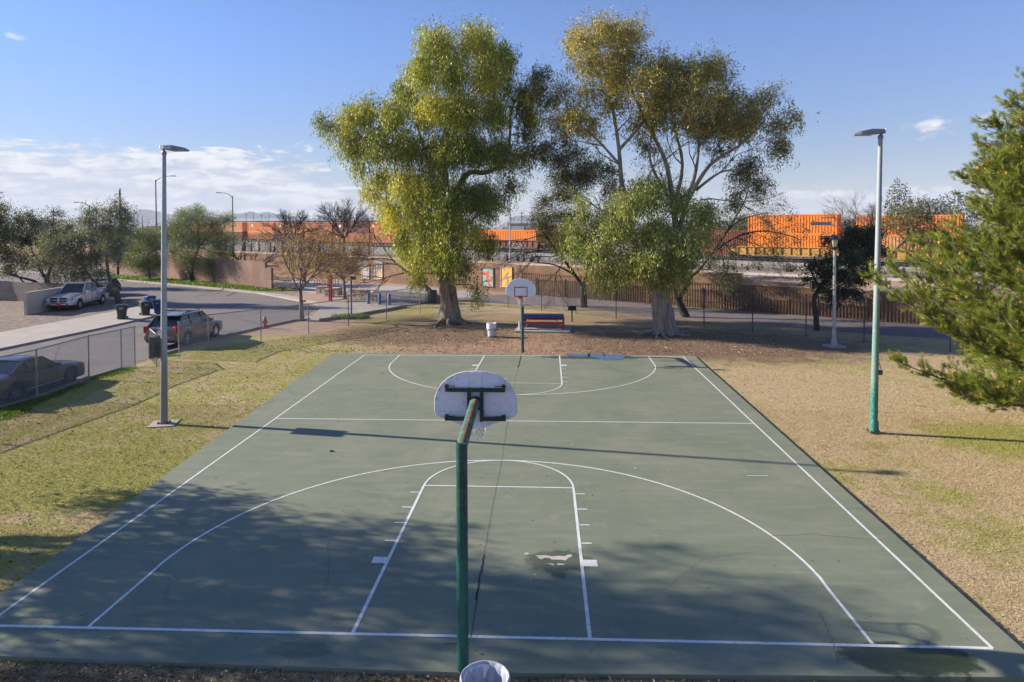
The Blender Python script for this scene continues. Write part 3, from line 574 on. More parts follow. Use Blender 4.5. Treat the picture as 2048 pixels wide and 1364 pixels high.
# ---- tall court lights
def court_light(label,px,py,pxt,pyt,side,mat,extra):
    p=G(px,py,GZ); t=D(pxt,pyt,p[1]); h=t[2]-GZ; R=empty('court_light',p,0,label,'lamp post','tall lamp posts beside the court'); lean=t[0]-p[0]
    MB().tube([(0,0,.03),(lean*.5,0,h*.5),(lean,0,h-.05)],[.112,.085,.062],20).build('pole',mat,R,smooth=True)
    b=MB(); b.box((0,0,.045),(.30,.30,.035)); 
    for sx in(-1,1):
        for sy in(-1,1): b.tube([(sx*.12,sy*.12,.05),(sx*.12,sy*.12,.11)],.018,6)
    b.build('base_plate','wire_grey',R)
    MB().lathe((lean,0,h-.1),[(.075,0),(.08,.06),(.05,.12)],12).build('pole_cap','lamp_head',R)
    # wedge shaped head reaching over the court
    H=MB(); L_=.82; sec=[(-.10,.10,.05,.17),(.05,.14,.03,.17),(.30,.17,.02,.18),(.62,.17,.015,.125),(L_-.02,.10,.01,.045)]; v=[];f=[]
    for x,w_,zb_,zt in sec:
        X=side*x; zz=h+.02+x*-.03
        v+=[(lean+X,-w_,zz+zb_),(lean+X,w_,zz+zb_),(lean+X,w_*.75,zz+zt),(lean+X,-w_*.75,zz+zt)]
    for i in range(len(sec)-1):
        for j in range(4): a=i*4+j; b_=i*4+(j+1)%4; f.append((a,b_,b_+4,a+4) if side<0 else (a+4,b_+4,b_,a))
    f+=[(0,1,2,3),(16,19,18,17)]
    H.add(v,f); hd=H.build('lamp_head','lamp_head',R,bevel=.015)
    l=MB(); l.box((lean+side*.50,0,h+.012),(.46,.24,.02)); l.build('lens','lens',hd)
    MB().tube([(lean-side*.02,0,h-.03),(lean-side*.02,0,h+.10)],.045,8).build('knuckle','lamp_head',hd)
    if extra=='box':
        b=MB().box((-.20,-.0,2.50),(.12,.58,.66)); e=b.build('control_box','wire_grey',R,bevel=.01); 
        d=MB().box((-.272,0,2.50),(.022,.61,.69)); d.build('box_door','box_yellow',e)
        b=MB(); 
        for z_ in (2.35,2.9,3.0): MB().tube([(.108*math.cos(a),.108*math.sin(a),z_) for a in np.linspace(0,2*PI,16,endpoint=False)],.006,4,closed=True).build('strap','galv',R)
        b.box((-.115,0,3.02),(.07,.10,.12)).build('junction_box','galv',R)
        MB().box((.085,-.0,1.05),(.035,.09,.8)).build('hand_hole_cover','concrete_post',R)
    else:
        b=MB(); b.tube([(.115,0,.5),(.12,0,2.2),(.12,-.02,3.8)],.014,5); b.tube([(.12,0,2.2),(.17,-.02,2.05),(.175,-.02,1.95)],.012,5); b.box((.185,-.02,1.85),(.09,.07,.14)); b.build('conduit_box','wire_grey',R)
        MB().box((.105,-.03,.22),(.05,.06,.3)).build('lock_cover','lamp_right_paint',R)
    return p
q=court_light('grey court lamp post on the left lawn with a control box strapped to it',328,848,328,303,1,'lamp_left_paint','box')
f_=MB().box((0,0,0),(.78,.72,.05),.25); o=f_.build('lamp_footing','concrete'); o.location=(q[0],q[1]-.02,GZ+.008); tag(o,kind='structure')
q=court_light('pale court lamp post on the right lawn with a peeling teal base',1747,866,1761,271,-1,'lamp_right_paint','pipe')
# ---- park lantern
p=G(1668,693); R=empty('park_lantern',p,0,'slim concrete lantern post with a small black lantern on the right lawn','lamp post')
MB().box((0,0,.03),(.85,.8,.07),.2).build('base_slab','concrete',R)
MB().lathe((0,0,.06),[(.15,0),(.15,.30),(.11,.38),(.10,.40),(.075,4.9),(.04,4.98)],8).build('post','concrete_post',R,smooth=True,sharp=60)
MB().lathe((0,0,4.98),[(.05,0),(.07,.08),(.13,.12),(.14,.2)],12).build('lantern_base','black_metal',R)
MB().lathe((0,0,5.18),[(.11,0),(.17,.38)],8).build('lantern_glass','lantern_glass',R)
k=MB(); 
for j in range(8): a=2*PI*j/8; k.tube([(.113*math.cos(a),.113*math.sin(a),5.18),(.175*math.cos(a),.175*math.sin(a),5.56)],.008,4)
k.build('cage','black_metal',R)
MB().lathe((0,0,5.56),[(.25,0),(.25,.03),(.14,.13),(.05,.19),(.03,.24),(.0,.26)],12).build('lantern_roof','lantern_roof',R)
# ================================================================= FENCES
def wire_mesh(pts,h,sp=.075,r=.0026):
    K=MB(); P0=[];P1=[]
    for a,b in zip(pts,pts[1:]):
        a=np.array(a[:2],float);b=np.array(b[:2],float); L_=np.linalg.norm(b-a); d=(b-a)/L_
        s0=np.arange(-h,L_,sp)
        for sg in(1,-1):
            # wire from (u,0) rising to (u+h,h), clipped to the panel; mirrored for the other set
            lo=np.maximum(0,-s0); hi=np.minimum(h,L_-s0); ok=hi>lo+.02; S=s0[ok];lo_=lo[ok];hi_=hi[ok]
            u0=S+lo_;u1=S+hi_
            if sg<0: u0=L_-u0;u1=L_-u1
            P0.append(np.column_stack([a[0]+d[0]*u0,a[1]+d[1]*u0,GZ+.03+lo_])); P1.append(np.column_stack([a[0]+d[0]*u1,a[1]+d[1]*u1,GZ+.03+hi_]))
    K.sticks(np.concatenate(P0),np.concatenate(P1),r,r); return K
def fence(label,pts,h,post_r=.03,bottom=True,sp=.075,r=.0036,postmat='galv',wmat='galv',ends=True,rail=True):
    o=V(pts[0][0],pts[0][1],0); R=empty('chain_link_fence',o,0,label,'fence','chain link fences round the park')
    wire_mesh(pts,h,sp,r).build('wire_mesh',wmat,R,o)
    if rail: MB().tube([(p[0],p[1],GZ+h+.03) for p in pts],.024,8).build('top_rail',postmat,R,o,smooth=True)
    for p in pts: MB().lathe((p[0],p[1],GZ),[(post_r,-.02),(post_r,h+.02),(post_r*1.25,h+.03),(post_r*1.1,h+.07),(0,h+.09)],10,False).build('post',postmat,R,o,smooth=True)
    return R
gg=lambda *L_:[G(a,b)[:2] for a,b in L_]
A=G(0,816)[:2];B=G(268,736)[:2]
def along(A,B,sp_px): return [G(x,A[1]+(B[1]-A[1])*(x-A[0])/(B[0]-A[0]))[:2] for x in sp_px]
fence('chain link fence in front of the dark sports coupe at the left edge',[G(-760,1040)[:2],G(-450,952)[:2],G(-190,873)[:2]]+[G(74,797)[:2],G(178,759)[:2],G(243,741)[:2],G(270,733)[:2]],1.78,.032)
fence('chain link fence behind the left lamp post in front of the tan suv',gg((358,717),(417,697),(522,681),(617,667),(697,652)),1.72,.03)
fence('short gate panel of chain link between the two left fences',gg((301,720),(313,733)),1.45,.03)
p=G(301,720); 
fence('chain link fence running from the fire hydrant tree to the big left trunk',gg((697,652),(773,640),(840,628)),1.9,.03,r=.0032,sp=.09)
fence('tall thin wire fence behind the far hoop and the picnic table',gg((840,628),(955,611),(1016,615),(1083,622),(1152,628),(1232,638)),2.3,.026,rail=False,r=.0028,sp=.10,postmat='wire_grey',wmat='wire_grey')
fence('tall thin wire fence on the right between the lawn and the drive',gg((1232,638),(1408,655),(1505,665),(1612,673),(1728,686),(1900,704),(2200,735)),2.35,.034,rail=False,r=.0028,sp=.10,postmat='wire_grey',wmat='wire_grey')
# yellow edged sign on posts behind the gate
p=G(340,731)
# ---- iron picket fence before the long wall
def pickets(label,u0,u1,h0,h1,sd=-.75):
    o=US(u0,sd,0); R=empty('picket_fence',o,0,label,'fence','rusty picket fences along the wall'); K=MB(); n=int((u1-u0)/.215)
    for i in range(n+1):
        u=u0+(u1-u0)*i/n; h=h0+(h1-h0)*i/n; q=US(u,sd,GZ); K.box((q[0],q[1],GZ+h/2),(.06,.045,h),math.atan2(UV[1],UV[0]))
    K.build('pickets','picket_rust',R,o)
    K=MB()
    for z_ in (.25,.93):
        a=US(u0,sd+.04,GZ+h0*z_);b=US(u1,sd+.04,GZ+h1*z_); K.tube([a,b],.025,4)
    K.build('rails','picket_rust',R,o)
    for u in np.linspace(u0,u1,max(2,int((u1-u0)/3)+1)):
        h=h0+(h1-h0)*(u-u0)/(u1-u0); q=US(u,sd,GZ); MB().box((q[0],q[1],GZ+h/2+.05),(.10,.10,h+.1),math.atan2(UV[1],UV[0])).build('post','picket_rust',R,o)
ua=u_of(1045,-.75,600);ub=u_of(1450,-.75,600);uc=u_of(2120,-.75,650)
pickets('taller rusty picket fence behind the picnic table and big right tree',ua,ub,2.02,1.95); pickets('lower rusty picket fence on the right behind the park lantern',ub+.02,uc,1.55,1.35)
# ---- walls
def wall(name,label,pts,hs,th,mat,cap=None,cat='wall'):
    o=V(pts[0][0],pts[0][1],0); R=empty(name,o,0,label,cat); K=MB(); Kc=MB()
    for (a,b,h) in zip(pts,pts[1:],hs):
        a=np.array(a[:2],float);b=np.array(b[:2],float); d=b-a; L_=np.linalg.norm(d); c_=(a+b)/2; ang=math.atan2(d[1],d[0]); K.box((c_[0],c_[1],h/2-.1),(L_+.003,th,h+.2),ang); Kc.box((c_[0],c_[1],h+.045),(L_,th+.05,.09),ang)
    K.build('wall_face',mat,R,o)
    if cap: Kc.build('coping',cap,R,o)
    return R
u_a=u_of(560,0,560)-30; us1=u_of(1010,0,560); us2=u_of(1483,0,560)
R=wall('retaining_wall','long brown split block retaining wall with painted panels',[US(u_a,0),US(us1+1.5,0),US(us2,0),US(us2+45,0)],[2.62,2.58,1.82],.24,'wall_brown','cap_pink')
wl=[G(545,581)[:2]]; dirw=(G(390,563)[:2]-wl[0]); dirw/=np.linalg.norm(dirw); w0=wl[0]
R=wall('block_wall','mauve block wall along the far kerb behind the feathery green trees',[w0,w0+dirw*1.2,w0+dirw*40,w0+dirw*75],[2.15,2.75,2.75],.24,'wall_mauve')
R=wall('stucco_wall','beige rendered wall ending beside the silver pickup',[(-36.5,36.4),(-37.3,43.2),(-37.9,47.5)],[1.55,1.5],.2,'stucco')
R=wall('grey_wall','grey block wall crossing the gravel yard at the far left',[(-37.5,43.5),(-45.5,45.6),(-75,53.)],[1.55,1.6],.2,'wall_grey')
# painted panels on the wall
M['frame_dark']=simple('frame_dark',(.16,.11,.10),.7); 
def art_mat(name,fn):
    s=N(name); M[name]=s.fin(fn(s),.6,spec=.3)
def lc_(s,o):   # local coordinates of the panel face
    x=s.n('ShaderNodeSeparateXYZ',{0:s.n('ShaderNodeTexCoord').outputs['Object']}).outputs; return x[0],x[2]
def a1(s):
    vec=s.n('ShaderNodeTexCoord').outputs['Object']; n=s.noise(5.,3,.5,vec=s.n('ShaderNodeMapping',{0:vec,3:(.6,1,2.2)}).outputs[0],dist=2.); c=s.mix(s.mr(n,.52,.56),(.60,.56,.55),(.17,.16,.18)); z=lc_(s,0)[1]
    return s.mix(s.mr(z,.28,.34),c,s.mix(s.mr(n,.48,.52),(.10,.16,.19),(.50,.56,.58)))
def a2(s):
    vec=s.n('ShaderNodeTexCoord').outputs['Object']; v=s.n('ShaderNodeTexVoronoi',{0:vec,'Scale':4.}); n=s.noise(3.,3,.5,vec=vec,dist=1.); x,z=lc_(s,0)
    c=s.mix(s.mr(s.math('ADD',x,s.math('MULTIPLY',n,.4)),.05,.30),(.10,.24,.32),(.72,.40,.10)); c=s.mix(s.mr(s.noise(7.,2,.5,vec=vec),.55,.58),c,(.70,.70,.72)); c=s.mix(s.mr(s.noise(6.,2,.5,vec=vec,dist=2.),.58,.61),c,(.62,.10,.03))
    return s.mix(s.mr(z,.15,.2),c,s.mix(s.mr(n,.5,.53),(.10,.10,.09),(.30,.28,.25)))
def a3(s): return s.ramp(s.noise(2.),[(.3,(.26,.42,.38)),(.7,(.34,.50,.45))])
def a4(s):
    vec=s.n('ShaderNodeTexCoord').outputs['Object']; n=s.noise(6.,4,.6,vec=vec,dist=2.); return s.mix(s.mr(n,.60,.63),s.ramp(s.noise(1.5,3,.5,vec=vec),[(.3,(.80,.42,.06)),(.7,(.85,.56,.16))]),(.50,.26,.05))
for i,f in enumerate((a1,a2,a3,a4)): art_mat('art_%d'%i,f)
M['art_red']=simple('art_red',(.62,.085,.025),.6,scale=5); M['art_purple']=simple('art_purple',(.16,.08,.14),.6); M['art_grey']=simple('art_grey',(.42,.45,.48),.6); M['art_pink']=simple('art_pink',(.62,.42,.40),.7); M['art_white']=simple('art_white',(.6,.58,.56),.6)
ANG=math.atan2(UV[1],UV[0])
def panel(label,px0,px1,pyt,pyb,art,frame):
    u0,u1=u_of(px0,-.15,560),u_of(px1,-.15,560); zt=z_at((px0+px1)/2,pyt,-.15); zb=z_at((px0+px1)/2,pyb,-.15); c=US((u0+u1)/2,-.15,(zt+zb)/2); w_=u1-u0; h=zt-zb
    R=empty('painted_panel',c,ANG,label,'mural panel','painted panels hung on the long wall')
    K=MB(); t=.07
    K.box((0,.0,0),(w_,.05,h)); b=K.build('board',art,R)
    K=MB()
    for c_,d_ in (((0,-.02,h/2),(w_+t,.10,t)),((0,-.02,-h/2),(w_+t,.10,t)),((-w_/2,-.02,0),(t,.10,h-t)),((w_/2,-.02,0),(t,.10,h-t))): K.box(c_,d_)
    K.build('frame',frame,R); return R,w_,h
panel('pale scribbled painted panel, leftmost on the long wall',724,738.5,524,557,'art_0','art_white')
panel('small blue and orange painted panel left of the big tree',750.5,765,524,558.5,'art_1','art_white')
R,w_,h=panel('teal painted panel with a red prancing animal figure',964,987,536,573,'art_2','art_purple')
def blobm(R,name,mat,pts,y=-.028,th=.004):
    K=MB().prism([(a,b) for a,b in pts],(0,y,0),(1,0,0),(0,0,1),(0,-1,0),0,th); K.build(name,mat,R)
def pxp(x,y): return ((x-465)/330*w_*1.0,-(y-740)/620*h)   # measured in the enlarged crop of the panel
blobm(R,'painted_figure','art_red',[pxp(*q) for q in [(300,600),(360,540),(400,600),(440,560),(500,520),(520,570),(500,640),(510,720),(480,780),(410,790),(440,700),(400,680),(330,680)]])
blobm(R,'painted_figure','art_red',[pxp(*q) for q in [(470,840),(540,800),(560,700),(600,700),(610,760),(580,860),(500,920),(460,910)]],-.029)
blobm(R,'painted_figure','art_red',[pxp(*q) for q in [(490,920),(540,960),(590,1050),(520,1055),(480,960)]],-.0285)
blobm(R,'painted_shadow','art_purple',[pxp(*q) for q in [(350,880),(440,810),(520,800),(470,850),(460,910),(390,900)]],-.034)
R,w_,h=panel('yellow painted panel with a pink zigzag border beside the far hoop',1002,1024,534,574,'art_3','art_pink')
def pxp(x,y): return ((x-1070)/300*w_,-(y-790)/640*h)
blobm(R,'painted_bird','art_grey',[pxp(*q) for q in [(1010,720),(1050,710),(1110,720),(1120,800),(1060,850),(1010,860),(1030,790)]])
blobm(R,'painted_beak','art_red',[pxp(*q) for q in [(1060,690),(1130,650),(1130,680),(1080,715)]],-.029)
# ================================================================= STREET THINGS
def post(name,label,cat,px,py,r,h,mat,top=True,group=None,n=14):
    p=G(px,py); R=empty(name,p,0,label,cat,group); MB().lathe((0,0,0),[(r,0),(r,h-.5*r),(r*.8,h-.2*r),(r*.3,h),(0,h)],n,False).build('shaft',mat,R,smooth=True,sharp=60); return R
for px,py,lb in ((737,608.5,'left blue bollard at the end of the street'),(759,610,'middle blue bollard at the end of the street'),(778.5,611,'right blue bollard at the end of the street')):
    R=post('bollard',lb,'bollard',px,py,.14,.95,'bollard_blue',group='blue bollards'); MB().lathe((0,0,.72),[(.144,0),(.144,.06)],14,False).build('band','faded_red',R)
post('blue_post','tall thin blue post beside the end of the street','post',703,635,.055,2.75,'post_blue')
p=G(660,604); R=empty('fitness_posts',p,0,'pair of tall red exercise posts standing in the dirt verge','exercise frame')
MB().box((-.05,0,1.05),(.10,.10,2.1)).build('post','red_paint',R); MB().box((.16,-.1,1.15),(.13,.13,2.3)).build('post','red_paint',R); MB().box((.05,-.05,2.2),(.35,.12,.10)).build('crossbar','red_paint',R)
for k in range(3): 
    MB().tube([(-.05,0,.9+k*.35),(.16,-.1,1.0+k*.35)],.02,5).build('rung','red_paint',R)
# red cycle rack hoops behind
p=G(652,576); R=empty('bike_rack',p,0,'row of dark red cycle rack hoops beyond the stone blocks','cycle rack')
for k in range(5):
    x=(k-2.2)*.55; MB().tube([(x,0,0),(x,0,.85),(x+.05,0,.98),(x+.22,0,1.02),(x+.30,0,.95),(x+.32,0,.0)],.03,6).build('hoop','red_paint',R,smooth=True)
# green leaning chute
p=G(684,591); R=empty('green_bench_frame',p,0,'dark green bent metal frame beside the blue post','exercise frame')
MB().tube([(0,0,0),(0,0,.75),(.55,0,1.45),(1.2,0,1.55)],.06,6).build('bent_pipe','green_metal',R); MB().box((1.05,0,1.62),(.5,.25,.28)).build('panel','green_metal',R)
M['block_stone']=simple('block_stone',(.50,.45,.40),.85,scale=6)
for px,py,w_,lb in ((645,587,.95,'leftmost cream stone block with a red stripe beneath the bare tree'),(658,593,.6,'cream stone block just left of the red exercise posts'),(672,590,.8,'cream stone block between the red posts and the sapling trunk'),(713,594,.95,'cream stone block just right of the blue post'),(729,595,.8,'cream stone block left of the first bollard'),(750,604,.7,'cream stone block between the left and middle bollards')):
    p=G(px,py); R=empty('stone_block',p,-.25,lb,'stone block','cream stone seat blocks'); MB().box((0,0,.30),(w_,.75,.62)).build('block','block_stone',R,bevel=.02)
    b=MB(); b.box((0,-.378,.47),(w_,.006,.05)); b.box((w_/2+.002,0,.47),(.006,.75,.05)); b.box((0,0,.645),(w_+.06,.8,.07)); b.cur=0; b.build('stripe','faded_red',R)
    b=MB().prism([(0,.13),(.07,0),(0,-.13),(-.07,0)],(0,-.376,.25),(1,0,0),(0,0,1),(0,-1,0),0,.006); b.prism([(0,.13),(.07,0),(0,-.13),(-.07,0)],(w_/2,0,.25),(0,1,0),(0,0,1),(1,0,0),0,.006); b.build('diamond_tile','black_plastic',R)
    b=MB().box((0,0,.685),(w_+.04,.78,.02)); b.build('lid','block_stone',R)
# dark trash can near the trunk
p=G(865,606); R=empty('trash_can',p,0,'dark slatted trash can half hidden left of the big trunk','trash can'); MB().lathe((0,0,.05),[(.33,0),(.36,.1),(.36,.95),(.33,1.02)],20).build('body','black_metal',R,smooth=True); 
b=MB(); 
for k in range(24): a=2*PI*k/24; b.box((.375*math.cos(a),.375*math.sin(a),.52),(.03,.05,.9),a)
b.build('slats','wire_grey',R); b=MB().tube([(-.6,0,0),(-.6,0,1.0),(-.5,0,1.05),(-.45,0,1.0),(-.45,0,.2)],.025,6); b.build('hook_stand','black_metal',R)
# fire hydrant
p=G(530,657); R=empty('fire_hydrant',p,.4,'red fire hydrant on the verge behind the fence','fire hydrant')
MB().lathe((0,0,0),[(.15,0),(.15,.04),(.095,.06),(.09,.48),(.125,.5),(.125,.54),(.10,.56),(.09,.66),(.05,.72),(.03,.74),(.03,.79),(0,.79)],14,False).build('barrel','hydrant_red',R,smooth=True)
for a,r in((0,.055),(PI,.055),(-PI/2,.075)):
    MB().tube([(.06*math.cos(a),.06*math.sin(a),.40),(.17*math.cos(a),.17*math.sin(a),.40)],r,10).build('nozzle','hydrant_red',R)
# roadside bins
def wheelie(label,px,py,rz,mat,lid,group='roadside wheelie bins',tip=0):
    p=G(px,py,GZ); R=empty('wheelie_bin',p,rz,label,'wheelie bin',group); v=[];f=[]
    sec=[(.06,.24,.24),(.50,.28,.29),(.74,.30,.31),(.75,.345,.36),(.98,.355,.38),(1.0,.33,.35)]
    for z_,x,y in sec:
        for j in range(16):
            a=2*PI*(j+.5)/16; cx=abs(math.cos(a))**.45*(1 if math.cos(a)>0 else -1); sy=abs(math.sin(a))**.45*(1 if math.sin(a)>0 else -1); v.append((x*cx,y*sy,z_))
    for i in range(5):
        for j in range(16): f.append((i*16+j,i*16+(j+1)%16,(i+1)*16+(j+1)%16,(i+1)*16+j))
    f.append(tuple(range(15,-1,-1))); f.append(tuple(range(80,96)))
    MB().add(v,f).build('body',mat,R,smooth=True)
    l=MB(); l.box((0,-.03,1.035),(.74,.82,.05)); l.box((0,-.05,1.075),(.6,.6,.05),taper=.8); l.build('lid',lid,R,bevel=.015)
    MB().tube([(-.3,.47,.98),(.3,.47,.98)],.018,6).build('handle',mat,R)
    for sx in(-1,1): MB().tube([(sx*.25,.29,.13),(sx*.33,.29,.13)],.13,16).build('wheel','tyre',R)
    b=MB(); 
    for k in range(3): b.box((.0,-.372,.92-k*.05),(.30-.05*k,.006,.022))
    b.build('printed_label','bin_label',R)
wheelie('dark green wheelie bin on the pavement, nearest of the four bins',244,641,.45,'bin_green','bin_lid_green')
wheelie('dark green wheelie bin standing close beside a blue bin',291,633,.75,'bin_green','bin_lid_green')
wheelie('blue wheelie bin partly hidden by the left lamp post',317,629,.3,'bin_blue','bin_blue')
wheelie('blue wheelie bin farthest back, only its top showing',300,620,.9,'bin_blue','bin_blue')

p=G(663,903,0); R=MB().add([(-.06,-.03,0),(.05,-.035,0),(.07,.03,0),(-.04,.04,0),(-.04,-.02,.035),(.03,-.02,.05),(.045,.02,.03),(-.03,.025,.04)],[(3,2,1,0),(4,5,6,7),(0,1,5,4),(1,2,6,5),(2,3,7,6),(3,0,4,7)]).build('small_stone','black_plastic',bevel=.008); R.location=(p[0],p[1],.001); tag(R,'small dark stone lying on the left half of the court','stone')
# ================================================================= TREES
def leafmat(name,stops,trans=.35,rough=.45,spec=.4):
    s=N(name); at=s.n('ShaderNodeAttribute',attribute_name='tint').outputs['Fac']; c=s.ramp(at,stops); s.fin(c,rough,spec=spec)
    tr=s.n('ShaderNodeBsdfTranslucent'); tc_=s.mix(1.,c,(1.25,1.3,.5),'MULTIPLY'); s.set(tr.inputs[0],tc_)
    mx=s.n('ShaderNodeMixShader',{0:trans}); s.t.links.new(s.b.outputs[0],mx.inputs[1]); s.t.links.new(tr.outputs[0],mx.inputs[2]); s.t.links.new(mx.outputs[0],s.out.inputs[0]); M[name]=s.m
def barkmat(name,c1,c2,c3,zs=.25,sc=3.,b=.6,split=(.42,.6)):
    s=N(name); v=s.n('ShaderNodeMapping',{0:s.pos(),3:(1,1,zs)}).outputs[0]; n=s.noise(sc,8,.7,vec=v,dist=.6); c=s.ramp(n,[(split[0]-.08,c1),(split[0]+.02,c2),(split[1],c3)]); f=s.noise(sc*6,5,.7,vec=v); c=s.mix(s.mr(f,.35,.7,0.,.5),c,tuple(x*.5 for x in c2)); s.bump(s.math('ADD',n,s.math('MULTIPLY',f,.5)),b,.05); M[name]=s.fin(c,.9,spec=.2)
leafmat('leaf_euc_a',[(0,(.05,.085,.014)),(.35,(.16,.21,.03)),(.62,(.37,.38,.055)),(1,(.70,.60,.10))],.30)
leafmat('leaf_euc_b',[(0,(.07,.072,.025)),(.4,(.21,.20,.05)),(.7,(.42,.36,.08)),(1,(.62,.46,.12))],.28)
leafmat('leaf_euc_low',[(0,(.07,.11,.024)),(.4,(.19,.24,.05)),(.7,(.42,.44,.11)),(1,(.64,.60,.22))],.27)
leafmat('leaf_dark',[(0,(.020,.042,.020)),(.6,(.038,.068,.028)),(1,(.07,.095,.038))],.2)
leafmat('leaf_mesquite',[(0,(.05,.06,.028)),(.6,(.12,.13,.055)),(1,(.20,.19,.09))],.35)
leafmat('leaf_olive',[(0,(.09,.10,.065)),(.6,(.21,.22,.15)),(1,(.5,.5,.40))],.2,.55,.3)
leafmat('leaf_paloverde',[(0,(.09,.12,.045)),(.5,(.18,.22,.09)),(1,(.30,.32,.16))],.25)
leafmat('leaf_ochre',[(0,(.20,.125,.07)),(.5,(.38,.245,.10)),(1,(.58,.38,.13))],.35)
leafmat('needle',[(0,(.10,.11,.03)),(.3,(.15,.20,.035)),(.55,(.28,.33,.055)),(.8,(.44,.44,.09)),(1,(.55,.46,.15))],.25,.5)
leafmat('pine_cone_orange',[(0,(.42,.19,.03)),(1,(.62,.32,.06))],.1,.7)
leafmat('leaf_far',[(0,(.04,.045,.028)),(1,(.08,.085,.05))],.2)
barkmat('bark_euc',(.11,.065,.042),(.25,.185,.14),(.40,.34,.28),.18,3.2)
barkmat('bark_white',(.13,.10,.08),(.28,.24,.20),(.42,.385,.34),.22,3.0)
barkmat('bark_dark',(.025,.02,.017),(.055,.043,.035),(.085,.068,.055),.3,5.)
barkmat('bark_grey',(.06,.05,.045),(.13,.105,.09),(.20,.17,.145),.3,5.)
barkmat('bark_twig',(.12,.085,.07),(.20,.15,.125),(.28,.22,.19),.3,5.)
barkmat('bark_shed',(.07,.05,.04),(.13,.095,.075),(.30,.27,.235),.25,2.,.6,(.46,.66))
def rdir(n): v=rng.normal(size=(n,3)); return v/np.linalg.norm(v,axis=1,keepdims=True)
def leaves(P,Dv,L,W):
    n=len(P); Dv=Dv/(np.linalg.norm(Dv,axis=1,keepdims=True)+1e-9); S=np.cross(Dv,rdir(n)); S/=np.linalg.norm(S,axis=1,keepdims=True)+1e-9
    l=(L*rng.uniform(.7,1.3,n))[:,None]; w=(W*rng.uniform(.7,1.3,n))[:,None]*.5
    return np.stack([P,P+Dv*l*.45+S*w,P+Dv*l,P+Dv*l*.45-S*w],1)
def spray(c,r,k,per,drape,L,W,sig=.12,shell=.5,strand=None,ts=(0,1),cl_t=0.):
    """twigs and leaves of one bough: returns twig segments, leaf quads and tints"""
    c=np.array(c); r=np.array(r); d=rdir(k); e=c+d*r*(shell*.6+(1-shell*.6)*rng.random((k,1))**.5)
    s=c+(e-c)*.12+rng.normal(0,.05,(k,3))*r; m_=s+(e-s)*.55+V(0,0,1)*np.linalg.norm(e-s,axis=1,keepdims=True)*.12
    seg=[(s,m_),(m_,e)]
    idx=np.repeat(np.arange(k),per); n=len(idx); t=rng.random(n)**.45
    base=np.where(t[:,None]<.5,s[idx]+(m_-s)[idx]*(t[:,None]*2),m_[idx]+(e-m_)[idx]*((t[:,None]-.5)*2))
    nst=5; so_=rng.normal(0,sig*2.0,(k,nst,3)); si=rng.integers(0,nst,n); hang=rng.random(n)
    st=strand if strand else .3
    P=base*.35+e[idx]*.65 if False else base
    P=P+so_[idx,si]+rng.normal(0,sig*.6,(n,3))+V(0,0,-1)*(hang*st*rng.uniform(.5,1.2,(k,nst))[idx,si])[:,None]
    out=(e-c)[idx]; out/=np.linalg.norm(out,axis=1,keepdims=True)+1e-9
    Dv=V(0,0,-1)*drape+out*.45+rdir(n)*(.75 if drape>.5 else 1.)
    tn=np.clip(rng.normal(.42,.17,n)+cl_t+np.repeat(rng.normal(0,.10,k),per),ts[0],ts[1])
    return seg,leaves(P,Dv,L,W),tn
class Tree:
    def __init__(s,name,label,cat,base,bark,leaf,group=None):
        s.base=np.array(base,float); s.R=empty(name,s.base,0,label,cat,group); s.W=MB(); s.L=MB(); s.T=[]; s.S=[]; s.bark=bark; s.leaf=leaf
    def limb(s,pts,r0,r1,n=10,rad=None,wob=.0):
        pts=[np.array(p,float) for p in pts]; P=[]; k=len(pts)
        for i in range(k-1):   # Catmull-Rom
            a,b,c,d=pts[max(i-1,0)],pts[i],pts[i+1],pts[min(i+2,k-1)]
            for t in (0,.25,.5,.75): P.append(.5*((2*b)+(-a+c)*t+(2*a-5*b+4*c-d)*t*t+(-a+3*b-3*c+d)*t**3))
        P.append(pts[-1]); m_=len(P)
        if rad: x=np.linspace(0,len(rad)-1,m_); R_=np.interp(x,range(len(rad)),rad)
        else: R_=r0+(r1-r0)*np.linspace(0,1,m_)**.8
        if wob: P=[p+rng.normal(0,wob,3)*(i>0) for i,p in enumerate(P)]
        s.W.tube(P,list(R_*(1+.05*rng.normal(size=m_))),n); s.S+=[(P[i],R_[i]) for i in range(1,m_)]
        return P
    def bough(s,c,r,k,per,drape,L,W,cr=.06,**kw):
        c=np.array(c); pts=np.array([q[0] for q in s.S]); dd=np.linalg.norm(pts-c,axis=1)+np.maximum(0,pts[:,2]-c[2])*1.3; i=int(dd.argmin()); p=pts[i]; r0=min(s.S[i][1]*.6,cr)
        if np.linalg.norm(p-c)>.3:
            m1=p+(c-p)*.35+V(0,0,.10)*np.linalg.norm(c-p)+rng.normal(0,.12,3); m2=p+(c-p)*.7+V(0,0,.10)*np.linalg.norm(c-p)+rng.normal(0,.12,3); s.W.tube([p,m1,m2,c],[r0,r0*.8,r0*.55,r0*.3],6); s.S+=[(m2,r0*.6),(c,r0*.4)]
        seg,lv,tn=spray(c,r,k,per,drape,L,W,**kw)
        for j,(a,b) in enumerate(seg): s.W.sticks(a,b,.02-.009*j,.011-.006*j)
        s.L.quads(lv); s.T.append(tn)
    def done(s,smooth=True):
        s.W.build('trunk',s.bark,s.R,s.base,smooth=smooth,sharp=0)
        if s.L.q: s.L.build('crown',s.leaf,s.R,s.base,tint=np.concatenate(s.T))
        return s.R
def at(px,py,Y,dy=0): return D(px,py,Y+dy)
